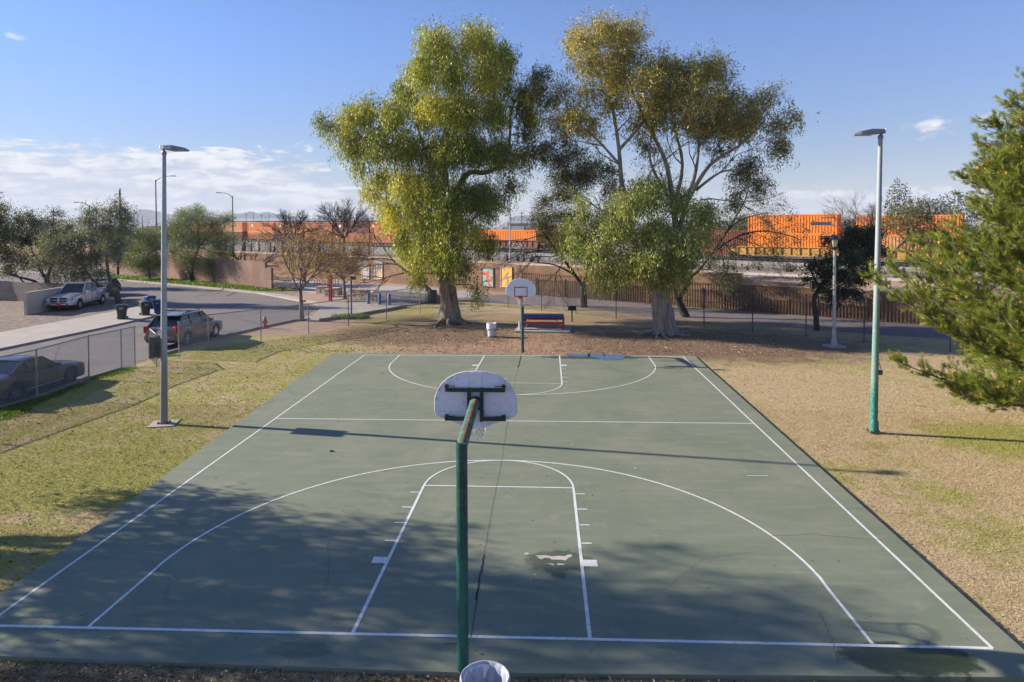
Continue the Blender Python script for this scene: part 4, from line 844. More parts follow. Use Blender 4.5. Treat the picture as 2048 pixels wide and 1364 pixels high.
# ---- generic recursive branching
def grow(out,tips,p,d,L,r,lev,maxl,spread,up,kids=3,curve=.16):
    n=3; q=np.array(p,float); d=np.array(d,float); d/=np.linalg.norm(d); P=[q]; R_=[r]
    for i in range(n):
        d=d+rng.normal(0,curve,3)+V(0,0,up*.3); d/=np.linalg.norm(d); q=q+d*L/n; P.append(q); R_.append(r*(1-.42*(i+1)/n))
    out.append((P,R_,lev))
    if lev==maxl: tips.append((P[-1],d,P[1])); return
    for k in range(kids+(rng.random()<.4)):
        t=rng.uniform(.35,1.) if k else 1.; i=min(int(t*n),n-1); s_=P[i]+(P[i+1]-P[i])*(t*n-i); nd=d+rdir(1)[0]*spread+V(0,0,up); grow(out,tips,s_,nd,L*rng.uniform(.6,.82),max(.55*r,.004),lev+1,maxl,spread,up,kids,curve)
def grown(T,starts,maxl,spread,up,kids=3,curve=.16,minr=.006):
    tips=[]; out=[]
    for p,d,L_,r in starts: grow(out,tips,p,d,L_,r,0,maxl,spread,up,kids,curve)
    A=[];B=[];a=[];b=[]
    for P,R_,lev in out:
        if lev<=1: T.W.tube(P,R_,7)
        else:
            for i in range(3): A.append(P[i]);B.append(P[i+1]);a.append(max(R_[i],minr));b.append(max(R_[i+1],minr*.7))
        T.S.append((P[-1],R_[-1]))
    T.W.sticks(A,B,np.array(a),np.array(b)); return tips
def tipleaves(T,tips,per,sig,L,W,drape,cl_t=0.,frac=1.,strand=.2,lim=(0,1)):
    tips=[t for t in tips if rng.random()<frac]
    if not tips: return
    E=np.array([t[0] for t in tips]);Dn=np.array([t[1] for t in tips]);S=np.array([t[2] for t in tips]); idx=np.repeat(np.arange(len(E)),per); n=len(idx); P=S[idx]+(E-S)[idx]*rng.random((n,1))*1.15+rng.normal(0,sig,(n,3))-V(0,0,1)*(rng.random(n)*strand)[:,None]
    T.L.quads(leaves(P,Dn[idx]*.6+rdir(n)*.9-V(0,0,drape),L,W)); T.T.append(np.clip(rng.normal(.45,.2,n)+cl_t+np.repeat(rng.normal(0,.1,len(E)),per),*lim))
# ---- big left eucalyptus
b=G(900,646); Y0=b[1]
T=Tree('eucalyptus_tree','big bright green weeping tree with a thick flaking trunk, left of the far hoop','tree',b,'bark_euc','leaf_euc_a')
T.limb([b,at(898,600,Y0),at(893,560,Y0),at(890,500,Y0),at(888,430,Y0),at(886,350,Y0),at(890,280,Y0,.5),at(905,200,Y0,.3),at(915,110,Y0)],0,0,14,rad=[.80,.60,.54,.48,.43,.34,.25,.16,.06])
for pl,r0,r1 in (([(888,430,0),(872,365,-.6),(845,312,-1),(800,292,-1.4),(740,280,-1),(690,262,0)],.22,.04),([(886,350,0),(852,300,.8),(832,230,1.2),(850,140,1)],.17,.04),([(889,445,0),(930,352,.5),(972,345,.6),(1010,325,.4),(1020,270,.2),(1024,215,0),(1050,175,0)],.24,.04),([(890,300,0),(935,220,-.8),(965,165,-.7),(985,110,0)],.15,.03),([(890,470,0),(850,420,-1.2),(800,380,-1.6),(760,370,-1)],.15,.03),([(889,500,0),(930,450,-1.4),(960,430,-1.4)],.13,.03),([(889,520,0),(850,480,-1.8),(820,500,-2)],.13,.03)):
    T.limb([at(x,y,Y0,d) for x,y,d in pl],r0,r1,8)
for a in np.linspace(0,2*PI,9,endpoint=False):
    a+=rng.normal(0,.2); l=rng.uniform(1.3,2.4); T.limb([b+V(.7*math.cos(a),.7*math.sin(a),.25),b+V(l*.6*math.cos(a),l*.6*math.sin(a),.06),b+V(l*math.cos(a+.25),l*math.sin(a+.25),-.03)],.17,.04,6)
ca=[(870,82,46),(955,76,50),(1000,112,40),(848,135,40),(905,135,55),(975,150,50),(808,178,38),(860,210,55),(925,220,55),(990,215,45),(1018,160,26),(1085,158,22),(1048,185,34),(780,225,40),(735,222,36),(695,225,36),(668,258,26),(700,275,38),(755,280,42),(815,290,48),(878,300,55),(940,300,55),(1000,300,42),(1045,270,28),(1060,225,30),(1040,320,26),(1062,300,16),(720,330,22),(765,350,34),(810,365,44),(855,375,50),(910,385,55),(965,385,42),(1010,365,28),(790,420,34),(838,430,48),(895,440,52),(950,445,42),(980,420,26),(800,475,32),(850,490,46),(905,500,46),(950,495,34),(845,545,32),(880,545,36),(920,545,26),(950,555,22),(815,520,24),(650,240,18),(740,385,20),(775,395,22),(865,575,16),(955,590,9),(845,570,16),(980,470,20),(1000,400,24)]
Q=34.
for (x,y,r) in ca:
    if y>500: y-=16
    for dy in ((rng.uniform(-3.6,-1.6),rng.uniform(-.6,.8),rng.uniform(1.5,3.4)) if r>38 else (rng.uniform(-1.8,.2),rng.uniform(.4,2.)) if r>28 else (rng.uniform(-.9,.9),)):
        if y>440 and dy>0: continue
        rr=r/31.5*rng.uniform(.74,.98); c=at(x+rng.normal(0,6),y+rng.normal(0,5),Y0,dy)
        T.bough(c,(rr*.95,rr*.95,rr*1.0),int(11+22*rr*rr),46,1.2,.20,.050,.06,sig=.15,strand=.8,cl_t=rng.normal(.02,.12)+(.12 if x<870 or y<160 else -.06))  # leaf tint lighter on left and top: sun side put into the colour
T.done()
# ---- big right eucalyptus
b=G(1330,668); Y0=b[1]
T=Tree('eucalyptus_tree','big pale trunked tree with an open golden crown, right of the picnic table','tree',b,'bark_white','leaf_euc_b')
T.limb([b,at(1328,640,Y0),at(1322,605,Y0),at(1308,572,Y0)],0,0,14,rad=[.74,.62,.56,.46])
for pl,r0,r1 in (([(1312,585,0),(1290,545,-.2),(1272,500,0),(1262,440,.4),(1244,370,.3),(1238,300,0),(1226,220,0),(1205,120,0)],.34,.05),([(1318,585,0),(1338,540,.5),(1352,480,.6),(1345,400,.5),(1330,320,.4),(1290,240,.2),(1260,170,0)],.30,.05),
   ([(1238,300,0),(1290,240,-.5),(1310,200,-.5)],.12,.04),([(1352,480,.6),(1375,400,.8),(1392,340,.8),(1398,280,.8),(1400,190,.6)],.17,.04),([(1375,400,.8),(1420,330,.3),(1480,290,0),(1530,240,0)],.15,.03),([(1345,420,.5),(1365,330,1.2),(1345,240,1.2),(1340,170,1)],.14,.03),([(1392,380,.8),(1440,345,0),(1480,340,-.3)],.10,.03),
   ([(1340,400,.5),(1300,320,.8),(1310,240,.8)],.12,.03),([(1270,480,0),(1215,430,-1),(1170,400,-1.2)],.13,.03),([(1300,560,0),(1340,500,-1.6),(1380,440,-1.8)],.13,.03),([(1296,555,0),(1250,510,-1.5),(1180,500,-1.6)],.12,.03),([(1240,330,.2),(1195,280,0),(1160,250,0)],.10,.03)):
    T.limb([at(x,y,Y0,d) for x,y,d in pl],r0,r1,8)
for a in np.linspace(0,2*PI,8,endpoint=False):
    a+=rng.normal(0,.2); l=rng.uniform(1.2,2.0); T.limb([b+V(.6*math.cos(a),.6*math.sin(a),.2),b+V(l*.6*math.cos(a),l*.6*math.sin(a),.05),b+V(l*math.cos(a+.25),l*math.sin(a+.25),-.03)],.13,.03,6)
cb=[(1165,78,32),(1212,65,40),(1258,72,34),(1180,125,32),(1235,118,38),(1280,108,28),(1130,185,30),(1180,185,30),(1235,165,40),(1285,160,34),(1108,238,24),(1150,235,32),(1190,250,28),(1228,215,30),(1318,140,34),(1368,135,36),(1415,140,34),(1440,135,22),(1340,185,42),(1395,190,44),(1450,195,34),(1490,200,28),(1535,195,26),(1500,240,34),(1555,262,28),(1470,255,34),(1425,240,34),(1380,240,32),(1560,302,16),(1578,240,14),(1300,210,34),(1265,250,26),(1320,240,24)]
for (x,y,r) in cb:
    for dy in ((rng.uniform(-2.4,-.6),rng.uniform(.4,2.4)) if r>30 else (rng.uniform(-1,1),)):
        rr=r/34.; T.bough(at(x+rng.normal(0,5),y+rng.normal(0,4),Y0,dy),(rr*1.1,rr*.95,rr*.95),int(10+21*rr*rr),48,.7,.18,.050,.05,sig=.17,strand=.35,shell=.3,cl_t=rng.normal(.0,.08)+(.20 if x<1300 else .16))
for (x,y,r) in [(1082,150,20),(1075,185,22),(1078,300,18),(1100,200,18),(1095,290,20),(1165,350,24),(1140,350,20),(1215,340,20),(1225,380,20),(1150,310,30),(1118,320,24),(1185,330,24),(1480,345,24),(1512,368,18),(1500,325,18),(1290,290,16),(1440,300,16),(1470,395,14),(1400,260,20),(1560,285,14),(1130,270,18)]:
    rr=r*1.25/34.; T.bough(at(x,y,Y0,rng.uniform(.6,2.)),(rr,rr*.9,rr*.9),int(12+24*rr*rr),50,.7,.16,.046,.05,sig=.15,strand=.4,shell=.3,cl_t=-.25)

tw=[]
for (x,y,dx,dz) in [(1240,330,-.6,.5),(1236,260,.6,.8),(1262,440,.7,.5),(1250,400,-.7,.5),(1345,400,-.5,.8),(1330,320,.6,.8),(1392,340,-.4,.9),(1395,300,.7,.7),(1365,330,-.6,.8),(1440,345,.6,.5),(1480,290,.4,.7),(1290,240,-.5,.8),(1420,330,.5,.9),(1195,280,-.6,.5),(1215,430,-.6,.6),(1300,300,.2,.9),(1350,260,.3,.9),(1280,380,.6,.7),(1460,390,.9,.1),(1400,400,.8,.3)]:
    tw.append((at(x,y,Y0,rng.uniform(-.3,.8)),(dx,rng.uniform(-.5,.5),dz),rng.uniform(1.3,2.1),.045))
tp=grown(T,tw,3,.5,.06,3,minr=.008); tipleaves(T,tp,7,.12,.15,.042,.5,frac=.6)
T.leaf='leaf_euc_b'; 
low=MB(); lowT=[]; svL,svT=T.L,T.T; T.L=low; T.T=lowT
cc_=[(1165,400,22),(1135,462,28),(1160,500,32),(1195,490,36),(1208,440,36),(1255,400,38),(1305,385,40),(1352,395,40),(1395,425,36),(1258,460,44),(1318,455,50),(1375,475,40),(1290,520,36),(1345,530,36),(1240,530,36),(1395,510,30),(1345,560,22),(1188,548,22),(1415,465,26),(1225,545,24),(1285,560,18),(1140,440,16),(1130,485,16),(1205,575,8),(1232,568,8),(1372,562,16)]
for (x,y,r) in cc_:
    if y>515: y-=10
    x+=rng.normal(0,8); y+=rng.normal(0,5); r*=rng.uniform(.62,1.12)
    for dy in ((-2.9,-1.2,.4,1.6) if r>33 else (-1.8,-.2,1.) if r>22 else (-1.2,)):
        rr=r/35.; T.bough(at(x+rng.normal(0,4),y+rng.normal(0,3),Y0,dy+rng.normal(0,.3)),(rr*1.05,rr*.95,rr*1.),int(10+20*rr*rr),40,1.,.18,.050,.05,sig=.14,strand=.5,cl_t=rng.normal(.03,.12)+(.06 if x<1330 else -.08))  # left half tinted lighter, right half darker, as sun and shade sides
T.L,T.T=svL,svT; T.done(); low.build('lower_foliage','leaf_euc_low',T.R,T.base,tint=np.concatenate(lowT))
# ---- dark trees behind the right eucalyptus
def px_tree(name,label,base,Y0,bark,leaf,limbs,cl,scale,k,per,drape,L_,W_,group=None,ct=0.,**kw):
    T=Tree(name,label,'tree',base,bark,leaf,group)
    for pl,r0,r1 in limbs: T.limb([np.array(base,float) if q is None else at(q[0],q[1],Y0,q[2] if len(q)>2 else 0) for q in pl],r0,r1,9)
    for c in cl:
        x,y,r=c[:3]; dy=c[3] if len(c)>3 else rng.uniform(-1.2,1.2); rr=r/scale
        T.bough(at(x,y,Y0,dy),(rr,rr*.9,rr*.75),max(5,int(k*rr*rr)+5),per,drape,L_,W_,cr=.05,cl_t=ct+rng.normal(0,.06),**kw)
    return T
b=G(1168,614); Y0=b[1]
T=px_tree('mesquite_tree','dark small tree with low twiggy boughs behind the picnic table fence',b,Y0,'bark_dark','leaf_mesquite',[([None,(1167,590),(1165,572)],.30,.24),([(1165,575),(1150,550),(1120,510,-.5),(1090,470,-1),(1075,440,-1)],.17,.04),([(1166,575),(1175,540),(1178,490),(1170,440)],.17,.04),([(1165,575),(1190,545),(1210,510)],.12,.04),([(1150,550),(1110,530,-1),(1070,525,-1.2)],.10,.03)],[(1090,400,24),(1120,390,28),(1150,385,24),(1095,435,26),(1130,430,30),(1165,430,30),(1100,470,20),(1075,425,16),(1110,355,16),(1180,480,24),(1150,470,24),(1130,355,24),(1175,350,22),(1090,455,24),(1065,440,12),(1120,500,18),(1200,450,20)],26.,40,34,.5,.16,.05,sig=.15,strand=.3,shell=.2,ct=-.15)
tp=grown(T,[(at(1120,510,Y0,-.5),(-1,-.2,-.1),2.2,.05),(at(1100,500,Y0,-.5),(-.8,-.5,-.25),2.,.05),(at(1090,470,Y0,-1),(-1,.1,.0),2.,.05),(at(1130,520,Y0),(-.5,-.6,-.3),2.,.05)],4,.5,-.10,3); T.done()
b=G(1372,634); Y0=b[1]
T=px_tree('mesquite_tree','dark leaning tree with forked trunk behind the big pale trunk',b,Y0,'bark_dark','leaf_mesquite',[([None,(1362,612),(1350,590)],.32,.22),([(1352,592),(1345,560),(1340,520)],.17,.06),([(1356,600),(1372,575),(1380,555),(1398,540),(1425,505),(1450,470)],.17,.06),([(1425,505),(1470,475,-.3),(1520,462,-.6),(1575,470,-.6),(1600,480,-.6)],.09,.02),([(1440,480),(1480,440,.3),(1540,425,.3)],.07,.02),([(1450,470),(1490,400,.5),(1500,360,.5)],.08,.02)],[(1440,445,16),(1475,415,16),(1520,400,18),(1500,385,16),(1560,410,16),(1535,445,18),(1580,440,15),(1555,475,20),(1500,470,18),(1590,485,10),(1615,462,8),(1470,490,16),(1520,500,14),(1445,425,14),(1485,440,18),(1540,520,12),(1470,375,16),(1510,360,12),(1430,520,22),(1450,545,18),(1425,480,24)],27.,24,30,.6,.15,.042,sig=.2,strand=.4,shell=.2,ct=.05)
tp=grown(T,[(at(1440,480,Y0),(.6,-.2,-.5),1.6,.04),(at(1440,490,Y0),(.2,-.3,-.8),1.5,.04),(at(1470,475,Y0),(1,-.2,-.1),2.,.04),(at(1500,465,Y0,-.5),(1,.1,-.2),1.4,.03)],3,.5,-.12,3); tipleaves(T,tp,14,.14,.13,.034,.5); T.done()
# ---- small dark tree on the right
b=G(1633,661); Y0=b[1]
T=px_tree('small_oak','small dense dark green tree between the park lantern and the drive',b,Y0,'bark_dark','leaf_dark',[([None,(1632,630),(1628,600),(1640,575)],.17,.12),([(1640,575),(1660,540),(1690,500),(1720,470)],.10,.03),([(1640,575),(1625,550),(1625,530)],.07,.03),([(1655,550),(1700,560),(1730,570)],.06,.02)],[(1628,530,20),(1650,545,20),(1640,570,18),(1665,520,24),(1690,490,26),(1720,475,26),(1745,465,22),(1735,505,26),(1705,520,28),(1680,555,26),(1715,555,26),(1745,540,20),(1690,585,20),(1660,590,16),(1735,480,20),(1700,465,18),(1615,560,10),(1710,590,12),(1655,480,14),(1672,600,10),(1765,500,12)],33.,80,34,.3,.12,.065,sig=.11,strand=.12,shell=.3)
T.done()
# ---- tree on the raised land at the right and its neighbours
def raised(px,sd): u=u_of(px,sd,500); return US(u,sd,TZ(u,sd))
b=raised(1790,8); Y0=b[1]
T=px_tree('mesquite_tree','leaning mesquite on the raised railway land, left of the pine',b,Y0,'bark_grey','leaf_mesquite',[([None,(1783,532),(1772,518)],.28,.2),([(1772,520),(1795,495),(1815,475),(1830,455)],.17,.05)],[(1800,440,18),(1830,430,20),(1860,440,18),(1850,470,20),(1820,470,16),(1790,420,12),(1880,460,14),(1840,405,12),(1775,450,12),(1870,490,14),(1835,500,12)],24.,36,34,.5,.18,.06,sig=.2,strand=.4,shell=.2,ct=.15)
T.done()
b=raised(1745,14); T=Tree('bare_tree','bare fan of fine twigs rising behind the right lamp post','tree',b,'bark_twig','leaf_ochre',group='bare winter trees')
tp=grown(T,[(b,(-.2,0,1),2.6,.16),(b,(.3,.2,1),2.6,.14),(b,(-.5,.2,.9),2.6,.12)],5,.45,.05,3); T.done()
# ---- off-frame shade trees: boughs stand on the sun side of the shade seen on the court
def shade(label,b,limbs,px,rr,k):
    b=np.array(b,float); T=Tree('shade_tree',label,'tree',b,'bark_grey','leaf_mesquite'); T.limb([b,b+V(.1,.1,1.5),b+V(-.1,.2,2.8)],.42,.34,10); f=b+V(-.1,.2,2.7)
    for pl in limbs: T.limb([f]+[b+V(*q) for q in pl],.22,.07,8,wob=.05)
    kx=-ld.x/ld.z; ky=-ld.y/ld.z
    for x,y in px:
        g=G(x,y,0); X=b[0]+rng.normal(0,.9); z=(g[0]-X)/kx; c=V(X,g[1]-ky*z,z)
        T.bough(c,(rr,rr*.9,rr*.42),k,30,.7,.20,.06,.07,sig=.15,strand=.45,shell=.2)
        for q in range(2): T.bough(c+rng.normal(0,1,3)*V(.9,.7,.35),(rr*.7,rr*.6,rr*.35),k//2,28,.7,.19,.055,.03,sig=.13,strand=.4,shell=.2)
    return T.done()
shade('wide shade tree just beyond the left edge, shading the near court',V(-17.6,3.4,GZ),[[(.3,-1.2,3.6),(.4,-2.,4.6)],[(0,1.,3.8),(.2,1.9,5.0)],[(-.4,.4,4.5),(-.3,.8,6.4),(0,1.2,8.0)],[(.5,-.5,4.2),(.6,-.3,6.0),(.3,.2,7.4)],[(-.2,-1.6,4.2),(-.4,-1.4,5.6)]],
 [(250,1000),(400,1005),(470,1045),(330,1060),(560,1085),(420,1120),(640,1070),(700,1130),(550,1150),(800,1090),(880,1140),(760,1190),(620,1200),(480,1200),(900,1210),(1000,1180),(330,1180),(230,1110),(120,1190),(420,1290),(700,1300),(860,1290),(1010,1250),(140,1130),(150,1340),(300,1335),(560,1345),(30,1250)],.74,13)
shade('second shade tree farther left, shading the near right corner',V(-21.5,3.9,GZ),[[(0,.4,4.5),(.4,.6,8.)],[(.5,.8,5.),(.2,1.5,9.5)],[(-.3,.2,5.),(-.2,1.0,9.8)]],[(1300,1250),(1450,1215),(1560,1200),(1400,1290),(1600,1265),(1230,1320),(1500,1330),(1150,1290),(1700,1290)],.78,9)
# ---- ochre saplings along the verge
def sapling(label,px,py,top,half,fr,dens,group='small bare-branched street trees',hang=False,fork=.30):
    b=G(px,py); d=np.linalg.norm(b[:2]-CAM[:2]); h=D(px,top,b[1])[2]; T=Tree('street_tree',label,'tree',b,'bark_twig' if not hang else 'bark_grey','leaf_ochre',group)
    T.W.tube([b,b+V(-.04,0,h*fork*.5),b+V(-.1,0,h*fork)],[.17,.13,.12],10); f=b+V(-.1,0,h*fork); w_=half
    st=[]
    for k in range(7):
        a=2*PI*k/7+rng.normal(0,.2); st.append((f,(math.cos(a)*.75,math.sin(a)*.75,.85+.4*(k%2)),h*.27,.07))
    tips=grown(T,st,4,.55,.02,3,minr=.009); tipleaves(T,tips,dens,.11,.12,.05,.3,frac=fr); T.done(); return T
sapling('bare young street tree with ochre seed leaves beside the fire hydrant',604,642,440,1.7,.55,7)
sapling('bare street tree with ochre leaves behind the red exercise posts',690,598,462,2.,.7,9,fork=.28)
b=G(885,606); Y0=b[1]; T=Tree('bare_tree','low spreading leafless tree leaning out left behind the big trunk','tree',b,'bark_twig','leaf_ochre',group='bare winter trees')
T.limb([b,at(866,588,Y0),at(848,570,Y0),at(815,545,Y0),at(785,520,Y0)],.28,.08); T.limb([at(848,570,Y0),at(830,545,Y0),at(800,515,Y0)],.12,.04)
tips=grown(T,[(at(815,545,Y0),(-1,0,.1),2.4,.07),(at(800,530,Y0),(-1,-.3,.4),2.4,.06),(at(785,520,Y0),(-.9,.2,.6),2.4,.06),(at(800,515,Y0),(-.5,.2,.9),2.,.06),(at(785,520,Y0),(-1,-.2,-.2),2.4,.06)],4,.45,-.03,3,minr=.009); T.done()
# ---- feathery green trees along the far wall
def feathery(label,px,py,cl,limbs,n,ct=0.,scale=None,group='feathery palo verde trees',wd=.022,bark='bark_dark'):
    b=G(px,py); Y0=b[1]; sc=F/(Y0-CAM[1]); T=Tree('palo_verde',label,'tree',b,bark,'leaf_paloverde',group)
    for pl,r0,r1 in limbs: T.limb([b if q is None else at(q[0],q[1],Y0) for q in pl],r0,r1,7)
    for x,y,r in cl:
        rr=r/sc; c=at(x,y,Y0,rng.uniform(-1,1)*rr); m_=int(2.6*n*rr*rr); pts=np.array([q[0] for q in T.S]); i=int(np.linalg.norm(pts-c,axis=1).argmin()); T.W.tube([pts[i],(pts[i]+c)/2+rng.normal(0,.1,3),c],[.05,.035,.015],5)
        d=rdir(m_); e=c+d*rr*rng.random((m_,1))**.42*(.85+.25*rng.random((m_,1))); out=e-c+V(0,0,rr*.6); out/=np.linalg.norm(out,axis=1,keepdims=True); dr=out*.35+V(0,0,.35)+rdir(m_)*.8; T.L.quads(leaves(e,dr,.42,wd*1.1)); T.T.append(np.clip(rng.normal(.45,.2,m_)+ct+.2*d[:,2],0,1))
        s_=c+rdir(40)*rr*.3; T.W.sticks(np.repeat(c[None],40,0),c+rdir(40)*rr*.85,.015,.006)
    T.done()
feathery('broad feathery green tree with forked dark trunk in front of the mauve wall',386,567,[(390,440,30),(360,450,26),(425,450,28),(340,470,26),(375,480,34),(415,480,34),(450,480,26),(440,510,26),(345,505,24),(380,520,28),(420,530,22),(395,425,18),(455,440,18),(450,530,16),(365,430,16)],[([None,(378,548),(372,530),(362,510)],.22,.1),([None,(384,540),(390,515),(400,490)],.2,.08)],420)
feathery('paler feathery tree just left of the left lamp post, against the far wall',300,561,[(295,480,24),(280,500,26),(310,500,24),(270,470,20),(300,525,24),(275,530,22),(320,470,20),(318,530,18),(260,520,18)],[([None,(298,545),(292,515)],.16,.06)],420,-.05)
feathery('dark bushy tree between the truck tree and the paler feathery tree',236,552,[(235,470,24),(250,490,24),(222,500,24),(240,520,22),(262,500,18),(265,475,20),(215,470,20),(200,500,18)],[([None,(236,535),(238,515)],.2,.08)],520,-.35)
# dark leafless shrub tree over the wall
b=G(475,560); T=Tree('bare_tree','low black twiggy tree showing over the mauve wall','tree',b+V(0,2.5,0),'bark_dark','leaf_ochre',group='bare winter trees'); b=b+V(0,2.5,0)
grown(T,[(b+V(0,0,.2),(math.cos(a),math.sin(a)*.6,1.),2.3,.13) for a in np.linspace(0,2*PI,6,endpoint=False)],4,.5,-.02,3,minr=.014); T.done()
# bare trees rising behind the wall
for px,py,h,lb in ((688,470,10.6,'leafless dark crowned tree standing in front of the orange train cars'),(585,480,9.2,'thin leafless tree top behind the first ochre sapling')):
    b=raised(px,24); T=Tree('bare_tree',lb,'tree',b,'bark_dark','leaf_ochre',group='bare winter trees'); T.W.tube([b,b+V(0,0,h*.3)],[.3,.24],8)
    grown(T,[(b+V(0,0,h*.28),(math.cos(a),math.sin(a)*.6,.75),h*.25,.16) for a in np.linspace(0,2*PI,7,endpoint=False)],5,.42,.02,3,minr=.013); T.done()
# ---- grey-green tree over the pickup, and dark mesquites at the far left
b=G(237,606); Y0=b[1]
T=px_tree('olive_tree','grey green leafy tree with a crooked trunk leaning over the pickup','',Y0,'bark_shed','leaf_olive',[],[],1,1,1,1,1,1) if False else Tree('olive_tree','grey green leafy tree with a crooked trunk leaning over the pickup','tree',b,'bark_shed','leaf_olive')
T.limb([b,at(234,592,Y0),at(222,582,Y0),at(205,576,Y0),at(185,560,Y0),at(170,545,Y0),at(140,530,Y0)],.30,.07); T.limb([at(215,580,Y0),at(221,565,Y0),at(216,545,Y0),at(213,500,Y0),at(222,460,Y0)],.19,.06); T.limb([at(185,560,Y0),at(150,510,Y0),at(120,480,Y0)],.10,.04)
for x,y,r in [(220,425,18),(245,420,16),(190,420,10),(215,455,20),(250,455,16),(185,470,24),(150,480,26),(120,490,24),(95,500,22),(80,520,16),(160,515,26),(125,525,22),(195,510,22),(225,495,20),(170,545,16),(200,545,14),(145,550,14),(110,550,12),(240,480,14),(178,425,8),(232,405,9),(255,435,12),(100,470,18),(140,455,20),(175,445,20)]:
    rr=r/24.; T.bough(at(x,y,Y0,rng.uniform(-1.2,1.)),(rr,rr,rr*.85),int(10+40*rr*rr),38,.7,.16,.06,.05,sig=.17,strand=.45,shell=.2,cl_t=rng.normal(0,.1))
T.done()
b=G(97,574); Y0=b[1]
T=Tree('mesquite_tree','dark many limbed mesquite behind the grey wall at the far left','tree',b,'bark_dark','leaf_mesquite'); 
T.limb([b,at(94,560,Y0),at(100,540,Y0),at(112,500,Y0)],.34,.1); T.limb([at(94,560,Y0),at(84,545,Y0),at(72,520,Y0),at(60,490,Y0)],.2,.08); T.limb([b+V(-1.5,.3,0),at(70,563,Y0),at(30,552,Y0),at(-10,540,Y0)],.2,.06); T.limb([b+V(-1,0,.1),at(50,566,Y0),at(36,553,Y0),at(10,545,Y0)],.12,.06)
for x,y,r in [(40,440,24),(75,445,24),(105,450,22),(15,460,28),(50,480,30),(90,480,30),(-20,450,30),(-30,500,34),(15,505,30),(55,520,26),(95,515,22),(125,470,18),(130,500,16),(-60,470,30),(-70,520,30),(20,535,18),(60,430,14),(-10,425,20),(110,425,10)]:
    rr=r/21.; T.bough(at(x,y,Y0,rng.uniform(-1.5,1.5)),(rr,rr,rr*.85),int(10+26*rr*rr),38,.6,.19,.07,.05,sig=.2,strand=.5,shell=.2,cl_t=rng.normal(-.2,.1))
T.done()
b=G(-40,600); Y0=b[1]; T=Tree('mesquite_tree','tall dark tree cut by the left edge of the picture','tree',b,'bark_dark','leaf_mesquite'); T.limb([b,at(-35,560,Y0),at(-25,500,Y0),at(-15,440,Y0)],.28,.1)
for x,y,r in [(-10,420,18),(-30,440,24),(0,470,20),(-30,490,28),(5,445,12),(-60,460,28),(2,410,8)]:
    rr=r/22.; T.bough(at(x,y,Y0,rng.uniform(-1,1)),(rr,rr,rr*.85),int(10+32*rr*rr),38,.6,.18,.065,.05,sig=.2,strand=.5,shell=.2,cl_t=rng.normal(-.1,.1))
T.done()
# ---- the pine at the right edge
b=V(16.9,8.9,GZ); T=Tree('pine_tree','large bright green pine dotted with orange cones at the right edge','tree',b,'bark_grey',['needle','pine_cone_orange'])
H=12.2; T.limb([b,b+V(.05,0,3),b+V(-.05,.1,7),b+V(0,0,H)],.30,.05,10)
tw0=[];tw1=[];tp=[];td=[];cs=[]
nb=330
for i in range(nb):
    t=(i+.5)/nb; z=1.7+t**1.05*(H-2.0); a=i*2.39996+rng.normal(0,.25); 
    Lr=np.interp(z,[1.2,2.,3.2,4.3,5.,7.,9.,10.5,12.],[3.4,5.0,6.0,5.3,4.0,3.4,2.4,1.5,.3])*rng.uniform(.78,1.06)
    hid=math.cos(a)>.75
    if hid and rng.random()<.6: continue
    d=V(math.cos(a),math.sin(a),0); p0=b+V(0,0,z-.05*Lr); droop=-.10 if z<4 else .0; rise=.30+.25*t
    if z<2.4: rise=.02
    P=[p0+d*Lr*s_+V(0,0,Lr*(rise*s_**1.6+droop*s_*(1-s_)*4)) for s_ in np.linspace(0,1,7)]
    P=[q+rng.normal(0,.05,3)*j/3 for j,q in enumerate(P)]
    T.W.tube(P,list(np.linspace(.055,.012,7)),5)
    ns=int(10+Lr*6.6)
    for k in range(ns):
        s_=rng.uniform(.16,1.)**.75; j=min(int(s_*6),5); q=P[j]+(P[j+1]-P[j])*(s_*6-j); ax=P[j+1]-P[j]; ax/=np.linalg.norm(ax); side=rdir(1)[0]; side-=ax*np.dot(side,ax); side[2]=side[2]*.7+.05
        l=rng.uniform(.45,1.0)*(1.15-s_*.6)*min(1,Lr/2.5); e=q+(ax*.85+side*.8+V(0,0,.16))*l; mm_=q+(e-q)*.5+rng.normal(0,.04,3); tw0+=[q,mm_]; tw1+=[mm_,e]
        for tt in np.linspace(.15,1,max(4,int(l*11))):
            c_=(q+(mm_-q)*tt*2) if tt<.5 else mm_+(e-mm_)*(tt-.5)*2; c_=c_+rng.normal(0,.05,3); dd_=(e-q)/np.linalg.norm(e-q)*.8+rdir(1)[0]*.55+V(0,0,.22); tp.append(c_); td.append(dd_/np.linalg.norm(dd_))
        if rng.random()<.22: cs.append(e+rng.normal(0,.03,3))
T.W.sticks(tw0,tw1,.010,.006)
tp=np.array(tp);td=np.array(td); per=46; idx=np.repeat(np.arange(len(tp)),per); n=len(idx)
lv=leaves(tp[idx]+td[idx]*(rng.uniform(-.06,.08,n))[:,None],td[idx]*1.15+rdir(n)*.62,0.15,.0080); tn=np.clip(rng.normal(.45,.16,n)+np.repeat(rng.normal(0,.1,len(tp)),per),0,1)
T.L.quads(lv)
cs=np.array(cs); C8=[]
for k in range(3): C8.append(leaves(cs+rng.normal(0,.012,cs.shape),V(0,0,1)+rdir(len(cs))*.6,.085,.050))
C8=np.concatenate(C8); nL=len(lv)
T.W.build('trunk','bark_grey',T.R,T.base,smooth=True,sharp=0)
T.L.build('crown','needle',T.R,T.base,tint=tn); MB().quads(C8).build('pollen_cones','pine_cone_orange',T.R,T.base,tint=rng.random(len(C8)),kind='stuff')
print('needles',n)
